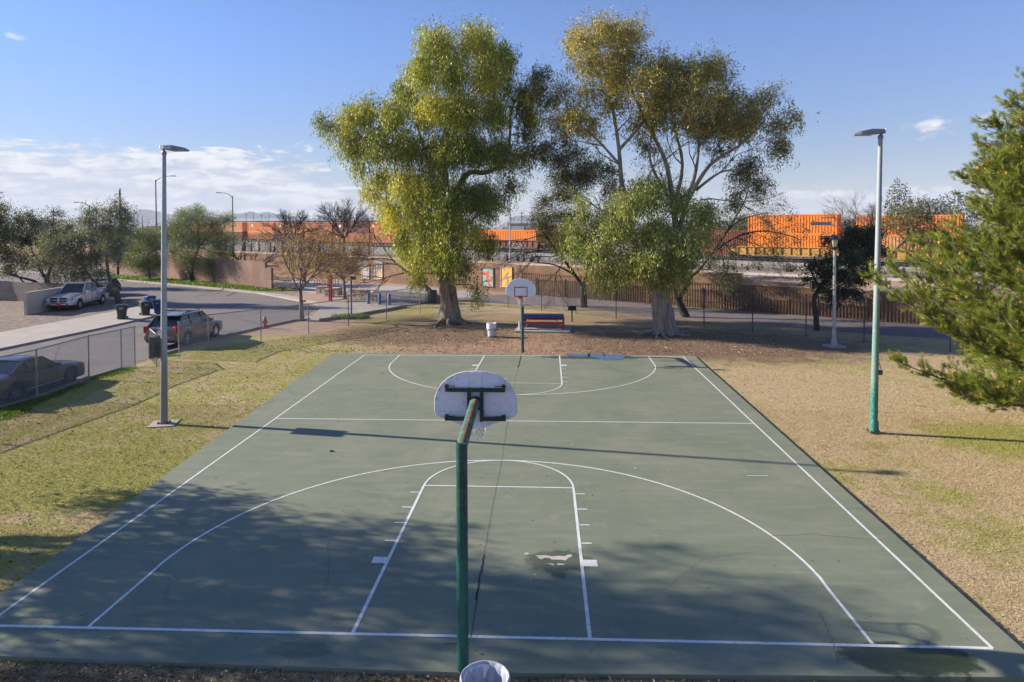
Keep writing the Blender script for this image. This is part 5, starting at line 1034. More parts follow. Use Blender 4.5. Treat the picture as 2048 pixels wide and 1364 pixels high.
# ---- far scrub, one mass
def far_scrub(name,items,lw=.5,label='scattered dark scrub and distant trees beyond the railway'):
    K=MB(); tn=[]
    for px,sd,h,w_ in items:
        u=u_of(px,sd,480); z0=TZ(u,sd); c=US(u,sd,z0+h*.55); m_=int(60+h*w_*22); d=rdir(m_); P=c+d*V(w_/2,w_/2,h*.5)*rng.random((m_,1))**.35; K.quads(leaves(P,rdir(m_)+V(0,0,.3),lw,lw*.45)); tn.append(np.clip(rng.normal(.5,.25,m_),0,1))
        K.sticks([US(u,sd,z0-.2)],[c],.25,.1); tn.append(np.zeros(3))
    o=K.build(name,'leaf_far',tint=np.concatenate(tn)); tag(o,label,'bushes',kind='stuff'); return o
it=[(rng.uniform(-100,2100),rng.uniform(75,330),rng.uniform(2,5.5),rng.uniform(4,11)) for _ in range(150)]
it+=[(x,rng.uniform(90,160),rng.uniform(5,8),rng.uniform(8,12)) for x in (1395,1410,1440,1460,1480,1500,1548,1580,1605,1650,1690,1715,1740)]
it+=[(1797,120,15,6),(1858,130,11,10),(1910,120,12,12),(1835,150,9,10),(1730,160,8,8),(1405,100,11,9)]
far_scrub('distant_scrub',it)
near=[(rng.uniform(-250,330),rng.uniform(1,14),rng.uniform(2.5,4.6),rng.uniform(4,8.)) for _ in range(60)]+[(rng.uniform(970,1090),rng.uniform(10,38),rng.uniform(1.,2.4),rng.uniform(1.4,3.2)) for _ in range(9)]+[(rng.uniform(1380,1900),rng.uniform(12,38),rng.uniform(.5,1.),rng.uniform(.8,2.)) for _ in range(16)]+[(rng.uniform(-60,745),rng.uniform(12,36),rng.uniform(2.2,4.6),rng.uniform(3.,7.)) for _ in range(70)]
far_scrub('railway_scrub',near,.22,'low grey green bushes on the raised land in front of the train')
# ---- grass, leaf litter
def tufts(name,n,area,L_,W_,mat,lean=.6,dens=None,z=GZ,flat=False,tint=True):
    X=rng.uniform(area[0],area[1],n);Y=rng.uniform(area[2],area[3],n); ok=dens(X,Y) if dens else np.ones(n,bool); X,Y=X[ok],Y[ok]; m_=len(X); P=np.column_stack([X,Y,np.full(m_,z)])
    if flat: P[:,2]+=rng.uniform(.012,.05,m_); Dv=rdir(m_); Dv[:,2]*=.25
    else: Dv=rdir(m_)*lean; Dv[:,2]=np.abs(Dv[:,2])*.6+.18
    return leaves(P,Dv,L_,W_)
s=N('blade_mat'); M['blade']=s.fin(s.mix(.25,lawn_color(s),(.35,.30,.16)),.8,spec=.15)
leafmat('litter',[(0,(.09,.055,.035)),(.5,(.23,.16,.10)),(.85,(.42,.32,.21)),(1,(.62,.54,.42))],.05,.9,.1)
leafmat('weed',[(0,(.06,.11,.012)),(.5,(.13,.20,.025)),(1,(.24,.30,.05))],.3)
def crt(X,Y): 
    q=quad; xl=q[0][0]+(q[4][0]-q[0][0])*(Y-q[0][1])/(q[4][1]-q[0][1]); xr=q[2][0]+(q[3][0]-q[2][0])*(Y-q[2][1])/(q[3][1]-q[2][1])
    return (Y>-.8)&(Y<22.6)&(X>xl-.01)&(X<xr+.01)
def inpark(X,Y):
    fx=np.interp(Y,[-5,12,18.7,20.5,24,26,30.6],[-17.7,-17.7,-17.1,-17.3,-16.,-14.5,-8.4])
    return (~crt(X,Y))&(X>fx)
K=MB(); K.quads(tufts('g',170000,(-18,-7.8,-1.8,13),.050,.0065,'blade',dens=inpark)); K.quads(tufts('g',170000,(7.9,19,-1.8,13),.050,.0065,'blade',dens=inpark)); K.quads(tufts('g',70000,(-18,22,13,24),.045,.016,'blade',dens=inpark)); K.quads(tufts('g',26000,(-9,9,-2.0,-.75),.06,.010,'blade',dens=inpark))
tag(K.build('lawn_grass','blade'),'short dry winter lawn grass around the court','grass',kind='stuff')
K=MB(); q_=[tufts('l',3400,(-18,-7.8,-1.6,20),.075,.030,'litter',flat=True,dens=inpark),tufts('l',1500,(7.9,20,-1.6,20),.06,.024,'litter',flat=True,dens=inpark),tufts('l',9000,(-9.5,9,-2.,-.78),.085,.022,'litter',flat=True,dens=inpark),tufts('l',7000,(-14,14,22.6,31),.09,.04,'litter',flat=True,dens=inpark),tufts('l',420,(-9,8,-.7,22),.05,.02,'litter',flat=True,z=-.010,dens=crt)]
q_=np.concatenate(q_); tag(MB().quads(q_).build('leaf_litter','litter',tint=rng.random(len(q_))**1.4),'scattered dry leaves and bark chips on the ground','leaf litter',kind='stuff')
def weeds(items):
    A=[]
    for (px,py,rx,ry,n,L_) in items:
        g=G(px,py); a=rng.random(n)*2*PI; r_=rng.random(n)**.6; P=np.column_stack([g[0]+rx*r_*np.cos(a),g[1]+ry*r_*np.sin(a),np.full(n,GZ)]); Dv=rdir(n)*.7; Dv[:,2]=abs(Dv[:,2])+.6; A.append(leaves(P,Dv,L_,L_*.22))
    return np.concatenate(A)
it=[(700,636,1.3,.7,900,.28),(232,745,.5,.7,500,.10),(205,752,.4,.9,600,.10),(140,777,.35,.8,600,.10),(40,812,.5,1.0,1500,.12),(8,830,.7,.8,900,.12),(345,712,.35,.3,300,.08),(250,738,.5,.4,350,.09),(100,795,.3,.8,600,.10),(60,808,.35,.6,500,.10),(890,1330,.05,.12,80,.06),(360,1335,.5,.03,120,.06),(60,1330,.6,.03,120,.05),(1560,1352,.6,.03,110,.05)]
wv=weeds(it); 
vr=[]   # verge along the far kerb
for t in np.linspace(0,1,60): 
    p=G(130+t*410,549+t*34)[:2]; p=p+V(.4,.9); n=170; P=np.column_stack([p[0]+rng.normal(0,1.1,n),p[1]+rng.normal(0,.55,n),np.full(n,GZ)]); Dv=rdir(n)*.6; Dv[:,2]=abs(Dv[:,2])+.6; vr.append(leaves(P,Dv,.30,.09))
wv=np.concatenate([wv]+vr); tag(MB().quads(wv).build('green_weeds','weed',tint=np.clip(rng.normal(.5,.2,len(wv)),0,1)),'bright green weeds along the kerbs and fence bases','weeds',kind='stuff')
# ================================================================= VEHICLES
def vehicle(name,label,cat,loc,rz,L_,W_,paint,top,bot,belt,green,wheels,wr,widthf=None,ext=None):
    """x forward, y left; top/belt(x)= deck height, green=(x0,x1,x2,x3,zr) windscreen foot, roof front, roof rear, rear glass foot"""
    R=empty(name,loc,rz,label,cat); xs=sorted(set(list(np.round(np.linspace(-L_/2,L_/2,73),3))))
    def arch(x):
        z=bot(x)
        for wx in wheels:
            d=abs(x-wx); a=wr*1.17
            if d<a: z=max(z,math.sqrt(a*a-d*d)+wr*.98)
        return z
    v=[];f=[];m_=None
    for x in xs:
        e=1-abs(x)/(L_/2); w=W_/2*(1-.16*max(0,1-e/.13)**2); t=top(x); b0=arch(x); b0=min(b0,t-.12); zz=[(0,t+.015),(w*.55,t+.008),(w*.86,t-.02),(w*.955,t-.07),(w*.985,t-.07-.35*(t-.07-b0)),(w,t-.07-.62*(t-.07-b0)),(w*.975,b0+.015),(w*.93,b0)]
        row=[(x,-y,z) for y,z in zz[::-1]]+[(x,y,z) for y,z in zz[1:]]; m_=len(row); v+=row
    for i in range(len(xs)-1):
        for j in range(m_-1): a=i*m_+j; f.append((a,a+m_,a+m_+1,a+1))
        f.append((i*m_+m_-1,(i+1)*m_+m_-1,(i+1)*m_,i*m_))
    f.append(tuple(range(m_))); f.append(tuple((len(xs)-1)*m_+j for j in range(m_-1,-1,-1)))
    MB().add(v,f).build('body',paint,R,smooth=True,sharp=38)
    # dark inner arches and underside
    K=MB(); K.box((0,0,.42),(L_*.82,W_*.80,.34)); K.build('underbody','black_plastic',R)
    x0,x1,x2,x3,zr=green; g=[]; tz=lambda x:top(x)-.01
    gw,rw=W_/2*.905,W_/2*.73
    pts=[(x0,gw,tz(x0)),(x1,rw,zr),(x2,rw,zr+.01),(x3,gw*.97,tz(x3))]
    K=MB(); vv=[]
    for x,w_,z in pts: vv+=[(x,-w_,z),(x,w_,z)]
    vv+=[(x3,-gw,tz(x3)-.1),(x3,gw,tz(x3)-.1),(x0,-gw,tz(x0)-.1),(x0,gw,tz(x0)-.1)]
    K.add(vv,[(1,0,2,3),(3,2,4,5),(5,4,8,9),(0,1,11,10),(0,10,8,4),(0,4,2),(1,3,5),(1,5,9,11),(10,11,9,8)]); K.build('windows','car_glass',R,smooth=True,sharp=20)
    # roof skin and pillars, proud of the glass
    K=MB(); n=8; rv=[]
    for i in range(n+1):
        t=i/n; x=x1+.03+(x2-x1-.06)*t; z=zr+.012+.045*math.sin(PI*t)**.7
        for y,dz in((-1.01,-.028),(-.93,.006),(-.5,.022),(0,.028),(.5,.022),(.93,.006),(1.01,-.028)): rv.append((x,y*rw,z+dz))
    rf=[(i*7+j,(i+1)*7+j,(i+1)*7+j+1,i*7+j+1) for i in range(n) for j in range(6)]
    K.add(rv,rf); 
    def bar(p,q,w_=.035): K.tube([p,q],w_,6)
    for sy in(-1,1):
        bar((x0,sy*gw*.99,tz(x0)),(x1,sy*rw*.99,zr+.01)); bar((x3,sy*gw*.97,tz(x3)),(x2,sy*rw*.99,zr+.01),.05); bar((x1,sy*rw,zr+.005),(x2,sy*rw,zr+.015),.03)
    K.build('roof',paint,R,smooth=True,sharp=50)
    Kp=MB()
    for xb in (ext or {}).get('pillars',[]):
        xt=xb-.06
        for sy in(-1,1):
            a=np.array((xb,sy*gw*1.0,tz(xb))); b=np.array((xt,sy*rw*1.005,zr)); Kp.tube([a,b],.035,6)
    if Kp.v: Kp.build('pillar',(ext or {}).get('pm','black_plastic'),R)
    for wx in wheels:
        for sy in(-1,1):
            Wh=MB(); y0=sy*(W_/2-.02); n=28; K=MB(); prof=[(wr*.62,-.105),(wr*.95,-.11),(wr,-.07),(wr,.07),(wr*.95,.11),(wr*.62,.105)]
            vv=[(wx+r_*math.cos(2*PI*k/n),y0-sy*.10+o_,wr+r_*math.sin(2*PI*k/n)) for r_,o_ in prof for k in range(n)]; K.add(vv,[(i*n+k,i*n+(k+1)%n,((i+1)%6)*n+(k+1)%n,((i+1)%6)*n+k) for i in range(6) for k in range(n)])
            ty=K.build('tyre','tyre',R,smooth=True)
            K=MB(); yc=y0-sy*.035; K.prism([(wr*.14*math.cos(a),wr*.14*math.sin(a)) for a in np.linspace(0,2*PI,12,endpoint=False)],(wx,yc,wr),(1,0,0),(0,0,1),(0,1,0),-.03,.03)
            for k in range(5):
                a=2*PI*k/5+.3; c,s_=math.cos(a),math.sin(a); ax=(c,0,s_); ay=(-s_,0,c); K.prism([(0,-wr*.10),(wr*.62,-wr*.14),(wr*.62,wr*.14),(0,wr*.10)],(wx,yc,wr),ax,ay,(0,1,0),-.02,.02)
            K.tube([(wx+wr*.63*math.cos(a),yc,wr+wr*.63*math.sin(a)) for a in np.linspace(0,2*PI,24,endpoint=False)],.022,6,closed=True); K.build('rim','chrome' if not (ext or {}).get('dark') else 'wire_grey',ty)
            K=MB(); K.prism([(wr*.6*math.cos(a),wr*.6*math.sin(a)) for a in np.linspace(0,2*PI,20,endpoint=False)],(wx,y0-sy*.12,wr),(1,0,0),(0,0,1),(0,1,0),-.01,.01); K.build('brake_disc','black_plastic',ty)
            K=MB()   # inner arch shell
            a_=np.linspace(0,PI,13); vv=[(wx+wr*1.16*math.cos(t),y0-sy*o,wr+wr*1.16*math.sin(t)) for o in(.03,.34) for t in a_]; K.add(vv,[(i,i+1,14+i,13+i) for i in range(12)]); K.build('wheel_arch','black_plastic',R)
    return R
def bx(name,mat,R,c,d,bev=.012,rz=0): return MB().box(c,d,rz).build(name,mat,R,bevel=bev)
# silver pickup: nose towards the camera
L_=5.8;W_=2.0
tp_=lambda x:np.interp(x,[-2.9,-2.85,-.95,-.85,.9,1.0,2.45,2.8,2.9],[1.30,1.36,1.36,1.30,1.28,1.24,1.12,1.02,.82])
bt=lambda x:np.interp(x,[-2.9,-2.4,2.3,2.9],[.62,.48,.42,.42])
fw=V(-34.75,39.6); hd=math.atan2(-.985,.17); cpos=fw-V(math.cos(hd),math.sin(hd))*1.80-V(-math.sin(hd),math.cos(hd))*.95
R=vehicle('pickup_truck','silver crew cab pickup truck parked on gravel with its nose to the beige wall','pickup truck',(cpos[0],cpos[1],GZ),hd,L_,W_,'paint_silver',tp_,bt,1.2,(1.15,.45,-.75,-.98,1.88),(1.80,-1.80),.40,ext={'pillars':[.05],'pm':'paint_silver'})
bx('cargo_bed','black_plastic',R,(-1.95,0,1.372),(1.75,1.62,.02),0); K=MB(); K.box((-1.95,.93,1.39),(1.8,.12,.05)); K.box((-1.95,-.93,1.39),(1.8,.12,.05)); K.box((-2.84,0,1.36),(.07,1.8,.12)); K.build('bed_rail','paint_silver',R,bevel=.015)
K=MB(); K.box((2.885,0,.86),(.05,1.16,.36)); g=K.build('grille','black_plastic',R); K=MB(); K.box((2.915,0,.86),(.03,1.16,.05)); K.box((2.915,0,.86),(.035,.09,.36)); K.box((2.91,0,1.045),(.04,1.2,.035)); K.box((2.91,0,.675),(.04,1.2,.035)); K.box((2.91,.6,.86),(.04,.035,.4)); K.box((2.91,-.6,.86),(.04,.035,.4)); K.build('grille_bars','chrome',g,bevel=.01)
K=MB(); K.box((2.93,0,.56),(.18,1.88,.16)); K.box((2.86,.88,.58),(.26,.16,.16),-.35); K.box((2.86,-.88,.58),(.26,.16,.16),.35); K.build('bumper','chrome',R,bevel=.03); bx('bumper_slot','black_plastic',R,(3.02,0,.60),(.01,1.0,.06),0); bx('front_plate','plate_red',R,(3.03,.05,.48),(.015,.34,.16)); bx('air_dam','black_plastic',R,(2.85,0,.42),(.2,1.7,.16))
for sy in(-1,1):
    bx('headlight','head_lens',R,(2.82,sy*.76,.88),(.12,.26,.22),.03,-sy*.3); bx('side_marker','amber',R,(2.72,sy*.925,.90),(.16,.06,.12),.02,-sy*.4); bx('fog_light','black_plastic',R,(3.0,sy*.66,.56),(.05,.16,.10),.02)
    K=MB(); K.box((.95,sy*1.12,1.32),(.14,.24,.22)); K.tube([(.95,sy*.95,1.25),(.95,sy*1.1,1.28)],.03,6); K.build('mirror','chrome' if sy>0 else 'paint_silver',R,bevel=.03)
    for x in(.0,-.72): bx('door_handle','black_plastic',R,(x-.12,sy*.985,1.05),(.16,.03,.035),.008)
    K=MB()
    for x in(.98,.02,-.86): K.box((x,sy*.998,.83),(.012,.012,.62))
    K.build('door_gap','black_plastic',R); bx('side_moulding','paint_silver',R,(.1,sy*1.003,.72),(2.6,.02,.06)); bx('tail_light','tail_lens',R,(-2.87,sy*.9,1.1),(.08,.14,.36))
# champagne suv: tail towards the camera
L_=4.8;W_=1.93
tp_=lambda x:np.interp(x,[-2.4,-2.3,-1.9,1.0,1.15,2.0,2.3,2.4],[1.02,1.10,1.13,1.06,1.04,.94,.84,.62]); bt=lambda x:np.interp(x,[-2.4,-1.9,1.8,2.4],[.40,.30,.28,.34])
cx_,cy_=-18.75,25.9
R=vehicle('suv','champagne tan suv parked at the kerb behind the left lamp post','suv',(cx_,cy_,GZ),PI/2-.02,L_,W_,'paint_champagne',tp_,bt,1.05,(1.12,.38,-1.55,-2.18,1.63),(1.47,-1.45),.37,ext={'pillars':[.15,-.95]})
for sy in(-1,1):
    K=MB(); K.box((-2.33,sy*.80,1.0),(.16,.24,.34),sy*.35); K.build('tail_light','tail_lens',R,bevel=.03); MB().tube([(.2,sy*.68,1.73),(-.5,sy*.70,1.76),(-1.5,sy*.69,1.74)],.02,6).build('roof_rail','black_metal',R)
    K=MB(); K.box((.78,sy*1.05,1.12),(.12,.2,.15)); K.build('mirror','paint_champagne',R,bevel=.03)
    for x in(-.05,-.98): bx('door_handle','chrome',R,(x,sy*.965,.93),(.18,.035,.03),.008)
    K=MB(); 
    for x in(1.02,.12,-.85): K.box((x,sy*.962,.70),(.01,.012,.52))
    K.build('door_gap','black_plastic',R); bx('headlight','head_lens',R,(2.22,sy*.72,.74),(.22,.3,.16),.03,-sy*.3); bx('exhaust_tip','black_plastic',R,(-2.42,sy*.62,.36),(.10,.12,.08),.02)
bx('bumper','paint_champagne',R,(-2.40,0,.58),(.16,1.70,.26),.05); bx('bumper_step','chrome',R,(-2.49,0,.62),(.03,1.1,.05)); bx('lower_valance','black_plastic',R,(-2.38,0,.40),(.16,1.5,.14),.03); bx('number_plate','plate',R,(-2.435,0,.86),(.02,.34,.16)); bx('plate_recess','black_plastic',R,(-2.415,0,.86),(.02,.8,.22)); bx('sunroof','car_glass',R,(-.25,0,1.702),(.75,.86,.012)); bx('rear_wiper','black_plastic',R,(-2.05,.1,1.22),(.03,.5,.03)); bx('tailgate_spoiler','paint_champagne',R,(-1.68,0,1.65),(.30,1.3,.04))
# grey sports coupe
L_=4.75;W_=1.88
tp_=lambda x:np.interp(x,[-2.38,-2.3,-1.5,-.9,.6,1.1,2.0,2.3,2.38],[.92,1.0,1.03,.98,.92,.93,.84,.76,.56]); bt=lambda x:np.interp(x,[-2.38,-1.9,1.8,2.38],[.34,.22,.20,.22])
R=vehicle('sports_coupe','grey sports coupe with a rear spoiler parked behind the left fence','car',(-18.85,14.45,GZ),PI/2+.0,L_,W_,'paint_grey',tp_,bt,.9,(.78,.12,-.78,-1.52,1.37),(1.38,-1.36),.34,ext={'dark':1,'pillars':[-.62],'pm':'paint_grey'})
for sy in(-1,1):
    bx('tail_light','tail_lens',R,(-2.36,sy*.66,.80),(.05,.38,.17)); bx('spoiler_leg','black_plastic',R,(-2.12,sy*.45,1.07),(.14,.05,.14)); bx('mirror','paint_grey',R,(.55,sy*1.03,1.0),(.12,.2,.13),.03); bx('door_handle','chrome',R,(-.45,sy*.935,.80),(.16,.03,.025),.008); bx('side_scoop','black_plastic',R,(-.85,sy*.94,.62),(.22,.02,.12)); bx('headlight','head_lens',R,(2.28,sy*.70,.62),(.10,.26,.14),.02,-sy*.25)
    K=MB(); K.box((.62,sy*.944,.55),(.01,.01,.55)); K.box((-.68,sy*.944,.55),(.01,.01,.55)); K.build('door_gap','black_plastic',R); bx('sill_stripe','galv_pale',R,(.0,sy*.95,.36),(1.9,.012,.03))
bx('spoiler','black_plastic',R,(-2.16,0,1.15),(.26,1.42,.035),.015); bx('bumper','paint_grey',R,(-2.34,0,.50),(.14,1.72,.30),.05); bx('number_plate','plate',R,(-2.42,0,.58),(.02,.32,.15)); bx('lower_valance','black_plastic',R,(-2.35,0,.30),(.12,1.4,.14),.02)
# dark hatchback behind the beige wall
tp_=lambda x:np.interp(x,[-2.1,-2.0,1.0,1.9,2.1],[.9,.98,.96,.84,.6]); bt=lambda x:.3
R=vehicle('parked_car','dark green car roof showing behind the silver pickup','car',(-39.9,49.9,GZ),hd+.1,4.3,1.78,'paint_dark',tp_,bt,.95,(1.0,.3,-1.2,-1.8,1.52),(1.3,-1.3),.32,ext={'pillars':[-.3],'pm':'paint_dark'})
# ================================================================= TRAIN
for nm,cc in (('box_orange',(.80,.24,.035)),('box_orange_red',(.70,.24,.07)),('box_hazed',(.52,.20,.075)),('box_tan',(.62,.30,.12)),('box_rust',(.20,.055,.035)),('well_yellow',(.50,.27,.06)),('well_rust',(.16,.07,.05)),('box_grey',(.22,.25,.27))):  # left run's orange is muted, distance haze put into its paint colour
    s=N(nm); n=s.noise(.5,6,.7); c_=s.ramp(n,[(.3,tuple(x*.85 for x in cc)),(.7,tuple(min(1,x*1.12) for x in cc))]); c_=s.mix(s.mr(s.noise(6.,6,.75,vec=s.n('ShaderNodeMapping',{0:s.pos(),3:(1,1,.12)}).outputs[0]),.55,.75,0.,.45),c_,tuple(x*.45 for x in cc)); M[nm]=s.fin(c_,.6,spec=.3)
coat('mark_dark',(.03,.03,.05),.7); coat('mark_white',(.65,.65,.62),.7)
def container(label,u0,u1,z0,z1,mat,sd=49.8,marks=(),group='orange shipping containers on the train'):
    c=US((u0+u1)/2,sd+1.2,0); R=empty('shipping_container',(c[0],c[1],z0),ANG,label,'container',group); L_=abs(u1-u0); h=z1-z0; K=MB(); K.box((0,0,h/2),(L_,2.3,h-.1)); 
    for zz in(.09,h-.07): 
        for sy in(-1,1): K.box((0,sy*1.19,zz),(L_,.1,.16))
    for sx in(-1,1):
        for sy in(-1,1): K.box((sx*(L_/2-.07),sy*1.19,h/2),(.15,.11,h))
    n=int(L_/.42)
    for i in range(n): K.box((-L_/2+.3+(L_-.6)*(i+.5)/n,-1.175,h/2),(.21,.06,h-.3))
    K.build('body',mat,R)
    K=MB(); 
    for k in(-.7,-.25,.25,.7): K.tube([(L_/2+.03,k,.1),(L_/2+.03,k,h-.1)],.03,5)
    K.build('door_bars',mat,R)
    for (x,z,w_,hh,m_) in marks: MB().box((x,-1.215,z),(w_,.01,hh)).build('printed_mark',m_,R)
    return R
def well(label,u0,u1,z,mat,letters=None):
    c=US((u0+u1)/2,51.05,0); R=empty('well_car',(c[0],c[1],z),ANG,label,'rail car','well cars of the freight train'); L_=abs(u1-u0); K=MB(); K.box((0,-1.3,1.05),(L_-3.2,.08,1.15)); K.box((0,1.3,1.05),(L_-3.2,.08,1.15)); K.box((0,0,.5),(L_-3.2,2.5,.15)); K.build('side_sill',mat,R)
    K=MB(); K.box((0,-1.40,1.66),(L_-3.0,.2,.12)); K.box((0,-1.38,.46),(L_-3.0,.16,.12)); n=int((L_-3)/1.25)
    for i in range(n+1): K.box((-(L_-3)/2+(L_-3)*i/n,-1.40,1.05),(.13,.16,1.1))
    for sx in(-1,1): K.box((sx*(L_/2-.9),0,1.05),(1.7,2.4,.35))
    K.build('ribs',mat,R)
    for sx in(-1,1):
        t=MB(); t.box((sx*(L_/2-1.0),0,.55),(2.0,2.0,.3)); 
        for q in(-.75,.75):
            for sy in(-1,1): t.tube([(sx*(L_/2-1.0)+q,sy*.72,.45),(sx*(L_/2-1.0)+q,sy*.86,.45)],.44,14)
        t.build('bogie','black_metal',R)
    if letters: lettering('painted_letters',letters[0],1.05,'rim_red',R,(letters[1],-1.345,1.06),(1,0,0),(0,0,1))
    return R
def uz(px,sd=49.85): return u_of(px,sd,470)
zt=lambda u:TZ(u,49)+.25
mk_=[(4.0,1.55,2.6,.45,'mark_dark'),(5.0,2.35,1.8,.12,'mark_dark')]; mw=[(-3.,1.6,.9,.5,'mark_white')]
u0,u1=uz(1496),uz(1674); z=zt(u0); h2=2.72
well('yellow ribbed well car under the stacked orange containers right of centre',u0-3,u1+3,z,'well_yellow')
container('upper orange container with a dark printed word, right of the big right tree',u0,u1,z+.75+h2+.02,z+.75+2*h2+.15,'box_orange',marks=mk_); container('lower orange container under the one with the dark printed word',u0,u1,z+.75,z+.75+h2,'box_orange',marks=[(4.6,1.9,.35,.35,'mark_white')])
u0,u1=uz(1745),uz(1812); u2,u3=uz(1822),uz(1885); z=zt(u0)
well('yellow ribbed well car with red letters behind the leaning mesquite',uz(1700),uz(1935),z,'well_yellow',('TTX',3.4))
container('upper orange container between the right lamp post and leaning mesquite',uz(1712),u1,z+.75+h2+.02,z+.75+2*h2,'box_orange'); container('upper orange container beside the pine at the far right',u2,uz(1925),z+.75+h2+.02,z+.75+2*h2,'box_orange_red'); container('long lower container behind the leaning mesquite at the right',uz(1712),uz(1925),z+.75,z+.75+h2,'box_tan')
# middle: low container and graffiti car
u0,u1=uz(955),uz(1072); z=zt(u0); well('rusty well car with pale scrawls seen between the two big trees',u0-2,u1+2,z,'well_rust'); container('single orange container seen between the two big trees',u0,u1,z+1.35,z+1.35+2.3,'box_orange',marks=[(-6.,1.4,.4,.4,'mark_white')])
K=MB(); uu=np.linspace(uz(1024),uz(1046),14)
for i,u in enumerate(uu[:-1]): a=US(u,49.6,z+.55+.5*rng.random()); b_=US(uu[i+1],49.6,z+.55+.6*rng.random()); K.tube([a,(a+b_)/2+V(0,0,.3*rng.normal()),b_],.05,4)
tag(K.build('graffiti','mark_white'),'pale graffiti scrawl on the rusty rail car between the big trees','graffiti')
# left: long double stacked run
xs_=[(300,352,'box_rust','rust red container just left of the broad feathery tree'),(378,432,'box_tan','faded tan container behind the broad feathery tree'),(437,485,'box_tan','faded tan orange container left of the gap in the train'),(496,548,'box_hazed','orange container just right of the gap in the train'),(552,606,'box_hazed','orange container behind the first ochre sapling'),(610,664,'box_hazed','orange container left of the leafless dark tree'),(668,738,'box_hazed','rust red container right of the leafless dark tree'),(742,800,'box_hazed','orange container beside the big left tree crown')]
for a,b_,mt,lb in xs_:
    ua_,ub_=uz(a),uz(b_); z=zt((ua_+ub_)/2); mm=mt if mt!='box_tan' else 'box_tan'; ztop=z_at((a+b_)/2,444.5 if a>360 else 454,49.85)
    wh=lb.split('container ')[1]; CN={'box_rust':'rust red','box_tan':'faded tan','box_hazed':'muted orange','box_orange_red':'bright orange'}
    mu='box_orange_red' if a in(496,742) else 'box_rust' if a==668 else mt; ml='box_rust' if a in(378,437,552) or a<360 else 'box_hazed'
    container('upper '+CN[mu]+' container '+wh,ua_,ub_,ztop-2.7,ztop,mu,marks=[(2.2,1.7,2.4,.5,'mark_dark'),(-4.2,1.8,.8,.6,'mark_white')])
    container('lower '+CN[ml]+' container '+wh,ua_,ub_,ztop-5.5,ztop-2.75,ml)
    well('rusty rail car under the containers '+wh,ua_-1.,ub_+1.,ztop-6.3,'well_rust')
# boxcars of a second train behind
for a,b_,yt,mt,lb in ((1398,1493,461,'box_rust','dark rust boxcar left of the stacked orange containers'),(1680,1712,463,'box_rust','dark rust boxcar right of the stacked orange containers'),(1050,1120,454,'box_rust','dark red boxcar behind the single orange container'),(1005,1048,453,'box_grey','grey green flatcar load behind the single orange container')):
    sd=64; ua_,ub_=u_of(a,sd,470),u_of(b_,sd,470); t_=z_at((a+b_)/2,yt,sd); container(lb,ua_,ub_,.9,t_,mt,sd=sd,group='dark boxcars of the second train')
# ---- warehouses and roofs far off
coat('metal_roof',(.42,.47,.52),.6); coat('shed_wall',(.30,.32,.34),.8); coat('pale_wall',(.55,.52,.48),.8)
def shed(label,px0,px1,pyt,pyb,Yd,depth,wm,rm,win=0):
    a=D(px0,pyb,Yd); b_=D(px1,pyb,Yd); t=D((px0+px1)/2,pyt,Yd)[2]; w_=b_[0]-a[0]; c=((a[0]+b_[0])/2,Yd+depth/2); R=empty('warehouse',(c[0],c[1],.7),0,label,'building','far warehouses beyond the railway'); h=t-.7
    MB().box((0,0,h*.42),(w_,depth,h*.84)).build('wall',wm,R); K=MB(); K.prism([(-depth/2-.5,h*.80),(depth/2+.5,h*.80),(0,h)],(-w_/2-.4,0,0),(0,1,0),(0,0,1),(1,0,0),0,w_+.8); K.build('roof',rm,R)
    K=MB(); n=max(3,int(w_/7))
    for i in range(n): K.box((-w_/2+w_*(i+.5)/n,-depth/2-.03,h*.5),(w_/n*.6,.06,h*.22))
    K.build('window_band','car_glass',R)
shed('long grey blue warehouse on the skyline left of the big left tree',430,752,436,446,420,30,'shed_wall','metal_roof'); shed('white low building at the foot of the skyline right of the dark bare tree',735,765,447,456,300,20,'pale_wall','pale_wall'); shed('open sided grey shed between the two big trees',1015,1085,441,456,330,26,'shed_wall','shed_wall')
shed('white roofed long building behind the dark rust boxcar',1425,1500,450,458,330,24,'pale_wall','metal_roof'); shed('pale roofed building on the skyline above the far left trees',285,340,447,457,360,24,'pale_wall','metal_roof'); shed('grey building just right of the stacked containers',1678,1700,449,460,300,18,'shed_wall','metal_roof'); shed('pale green sided trailer shed showing between the left trees',205,224,454,462,190,8,'pale_wall','metal_roof')
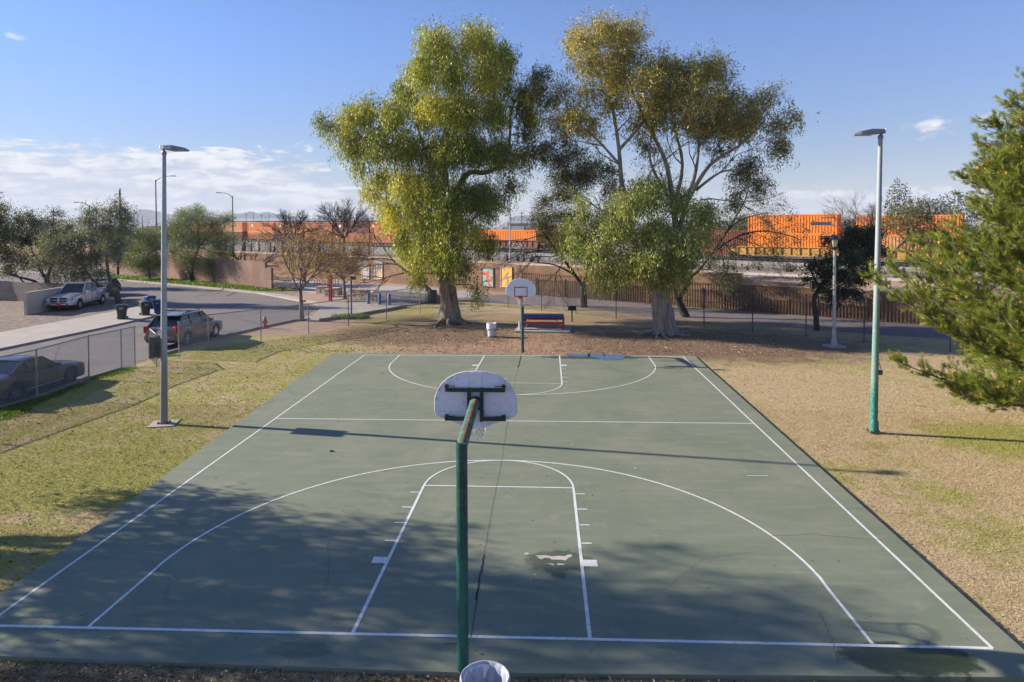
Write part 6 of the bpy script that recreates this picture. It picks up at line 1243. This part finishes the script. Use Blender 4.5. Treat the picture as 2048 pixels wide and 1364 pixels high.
# ---- poles
coat('pole_dark',(.07,.06,.055),.8)
def pole(label,px,pyt,dist,arm=None,name='utility_pole',cat='utility pole',group='utility poles on the skyline',r=.13,bands=False):
    p=D(px,470,dist); t=D(px,pyt,dist)[2]; R=empty(name,(p[0],p[1],.6),0,label,cat,group); h=t-.6; MB().tube([(0,0,0),(0,0,h)],[r*1.3,r*.8],8).build('pole','pole_dark',R)
    if arm=='cross': MB().box((0,0,h-.9),(2.4,.12,.14)).build('crossarm','pole_dark',R)
    if bands:
        for k in range(3): MB().lathe((0,0,h-.3-k*.9),[(.22,0),(.22,.42)],8).build('band','box_rust' if k%2 else 'mark_white',R)
    return R
for px,yt,d,a,lb in ((108,417,150,'cross','utility pole with crossarm above the far left mesquite'),(1043,423,300,'cross','cross armed pole in the gap between the two big trees'),(1648,424,170,'cross','tall utility pole above the stacked orange containers'),(1691,430,260,'cross','thin utility pole left of the right lamp post'),(1602,430,240,'cross','utility pole at the left end of the wires over the containers'),(285,430,260,None,'thin dark pole between the left trees'),(456,430,380,'cross','first thin pole above the long warehouse'),(493,426,380,'cross','second thin pole above the long warehouse'),(507,425,330,None,'thicker dark pole above the long warehouse'),(524,428,380,'cross','third thin pole above the long warehouse'),(538,429,380,'cross','fourth thin pole above the long warehouse'),(735,430,300,None,'short dark pole at the left edge of the big left crown'),(168,436,260,'cross','short pole above the grey green tree')): pole(lb,px,yt,d,a)
pole('stout dark pole with red and white bands above the grey green tree',241,378,120,None,'banded_mast','mast','utility poles on the skyline',.2,True)
K=MB(); 
for dz in(0,-1.2,-.6):
    P=[]
    a=D(1540,430,200)+V(0,0,dz); b_=D(1780,432,200)+V(0,0,dz)
    for t in np.linspace(0,1,13): P.append(a+(b_-a)*t-V(0,0,1)*(.9*math.sin(PI*t)))
    K.tube(P,.035,4)
tag(K.build('power_lines','pole_dark'),'thin power lines sagging above the stacked orange containers','power lines')
def cobra(label,px,pyt,dist,side,L_=2.6,base=470,thin=.09):
    p=D(px,base,dist); t=D(px,pyt,dist)[2]; R=empty('street_light',(p[0],p[1],0),0,label,'street light','arched street lights along the far road'); MB().tube([(0,0,0),(0,0,t-.3)],[thin*1.3,thin*.8],8).build('pole','wire_grey',R)
    MB().tube([(0,0,t-.5),(side*L_*.3,0,t-.05),(side*L_*.65,0,t+.15),(side*L_,0,t+.2)],[.05,.045,.04,.035],6).build('arm','wire_grey',R,smooth=True); MB().box((side*(L_+.25),0,t+.19),(.65,.22,.12)).build('lamp_head','lamp_head',R,bevel=.03)
cobra('tall street light with its arm to the right, behind the left lamp post',313,355,78,1,2.2); cobra('street light with its arm to the left above the broad feathery tree',466,388,82,-1,1.8); cobra('street light with its arm to the left above the grey green tree',180,407,86,-1,1.8); cobra('street light arm just entering at the left edge',-30,388,70,1,1.8)
b=raised(1020,6.2); t=D(1020,392,b[1])[2]; R=empty('path_light_pole',b,0,'slim pale pole rising between the two big trees','pole'); MB().tube([(0,0,0),(0,0,t-b[2])],[.10,.07],8).build('pole','galv_pale',R); MB().box((0,0,t-b[2]+.05),(.5,.25,.12)).build('lamp_head','lamp_head',R)
# fence on the raised land
def rfence(label,u0,u1,sd,h):
    o=US(u0,sd,TZ(u0,sd)); R=empty('railway_fence',o,0,label,'fence'); us_=np.arange(u0,u1,3.2)
    for u in us_: q=US(u,sd,TZ(u,sd)); MB().tube([q,q+V(0,0,h)],.035,5).build('post','pole_dark',R,o)
    K=MB()
    for k in range(5):
        z_=h*(.15+.2*k); K.tube([US(u,sd,TZ(u,sd)+z_) for u in us_],.010,3)
    K.build('wires','pole_dark',R,o)
rfence('dark post and wire fence on the raised land below the train',-20,62,9.5,1.7)
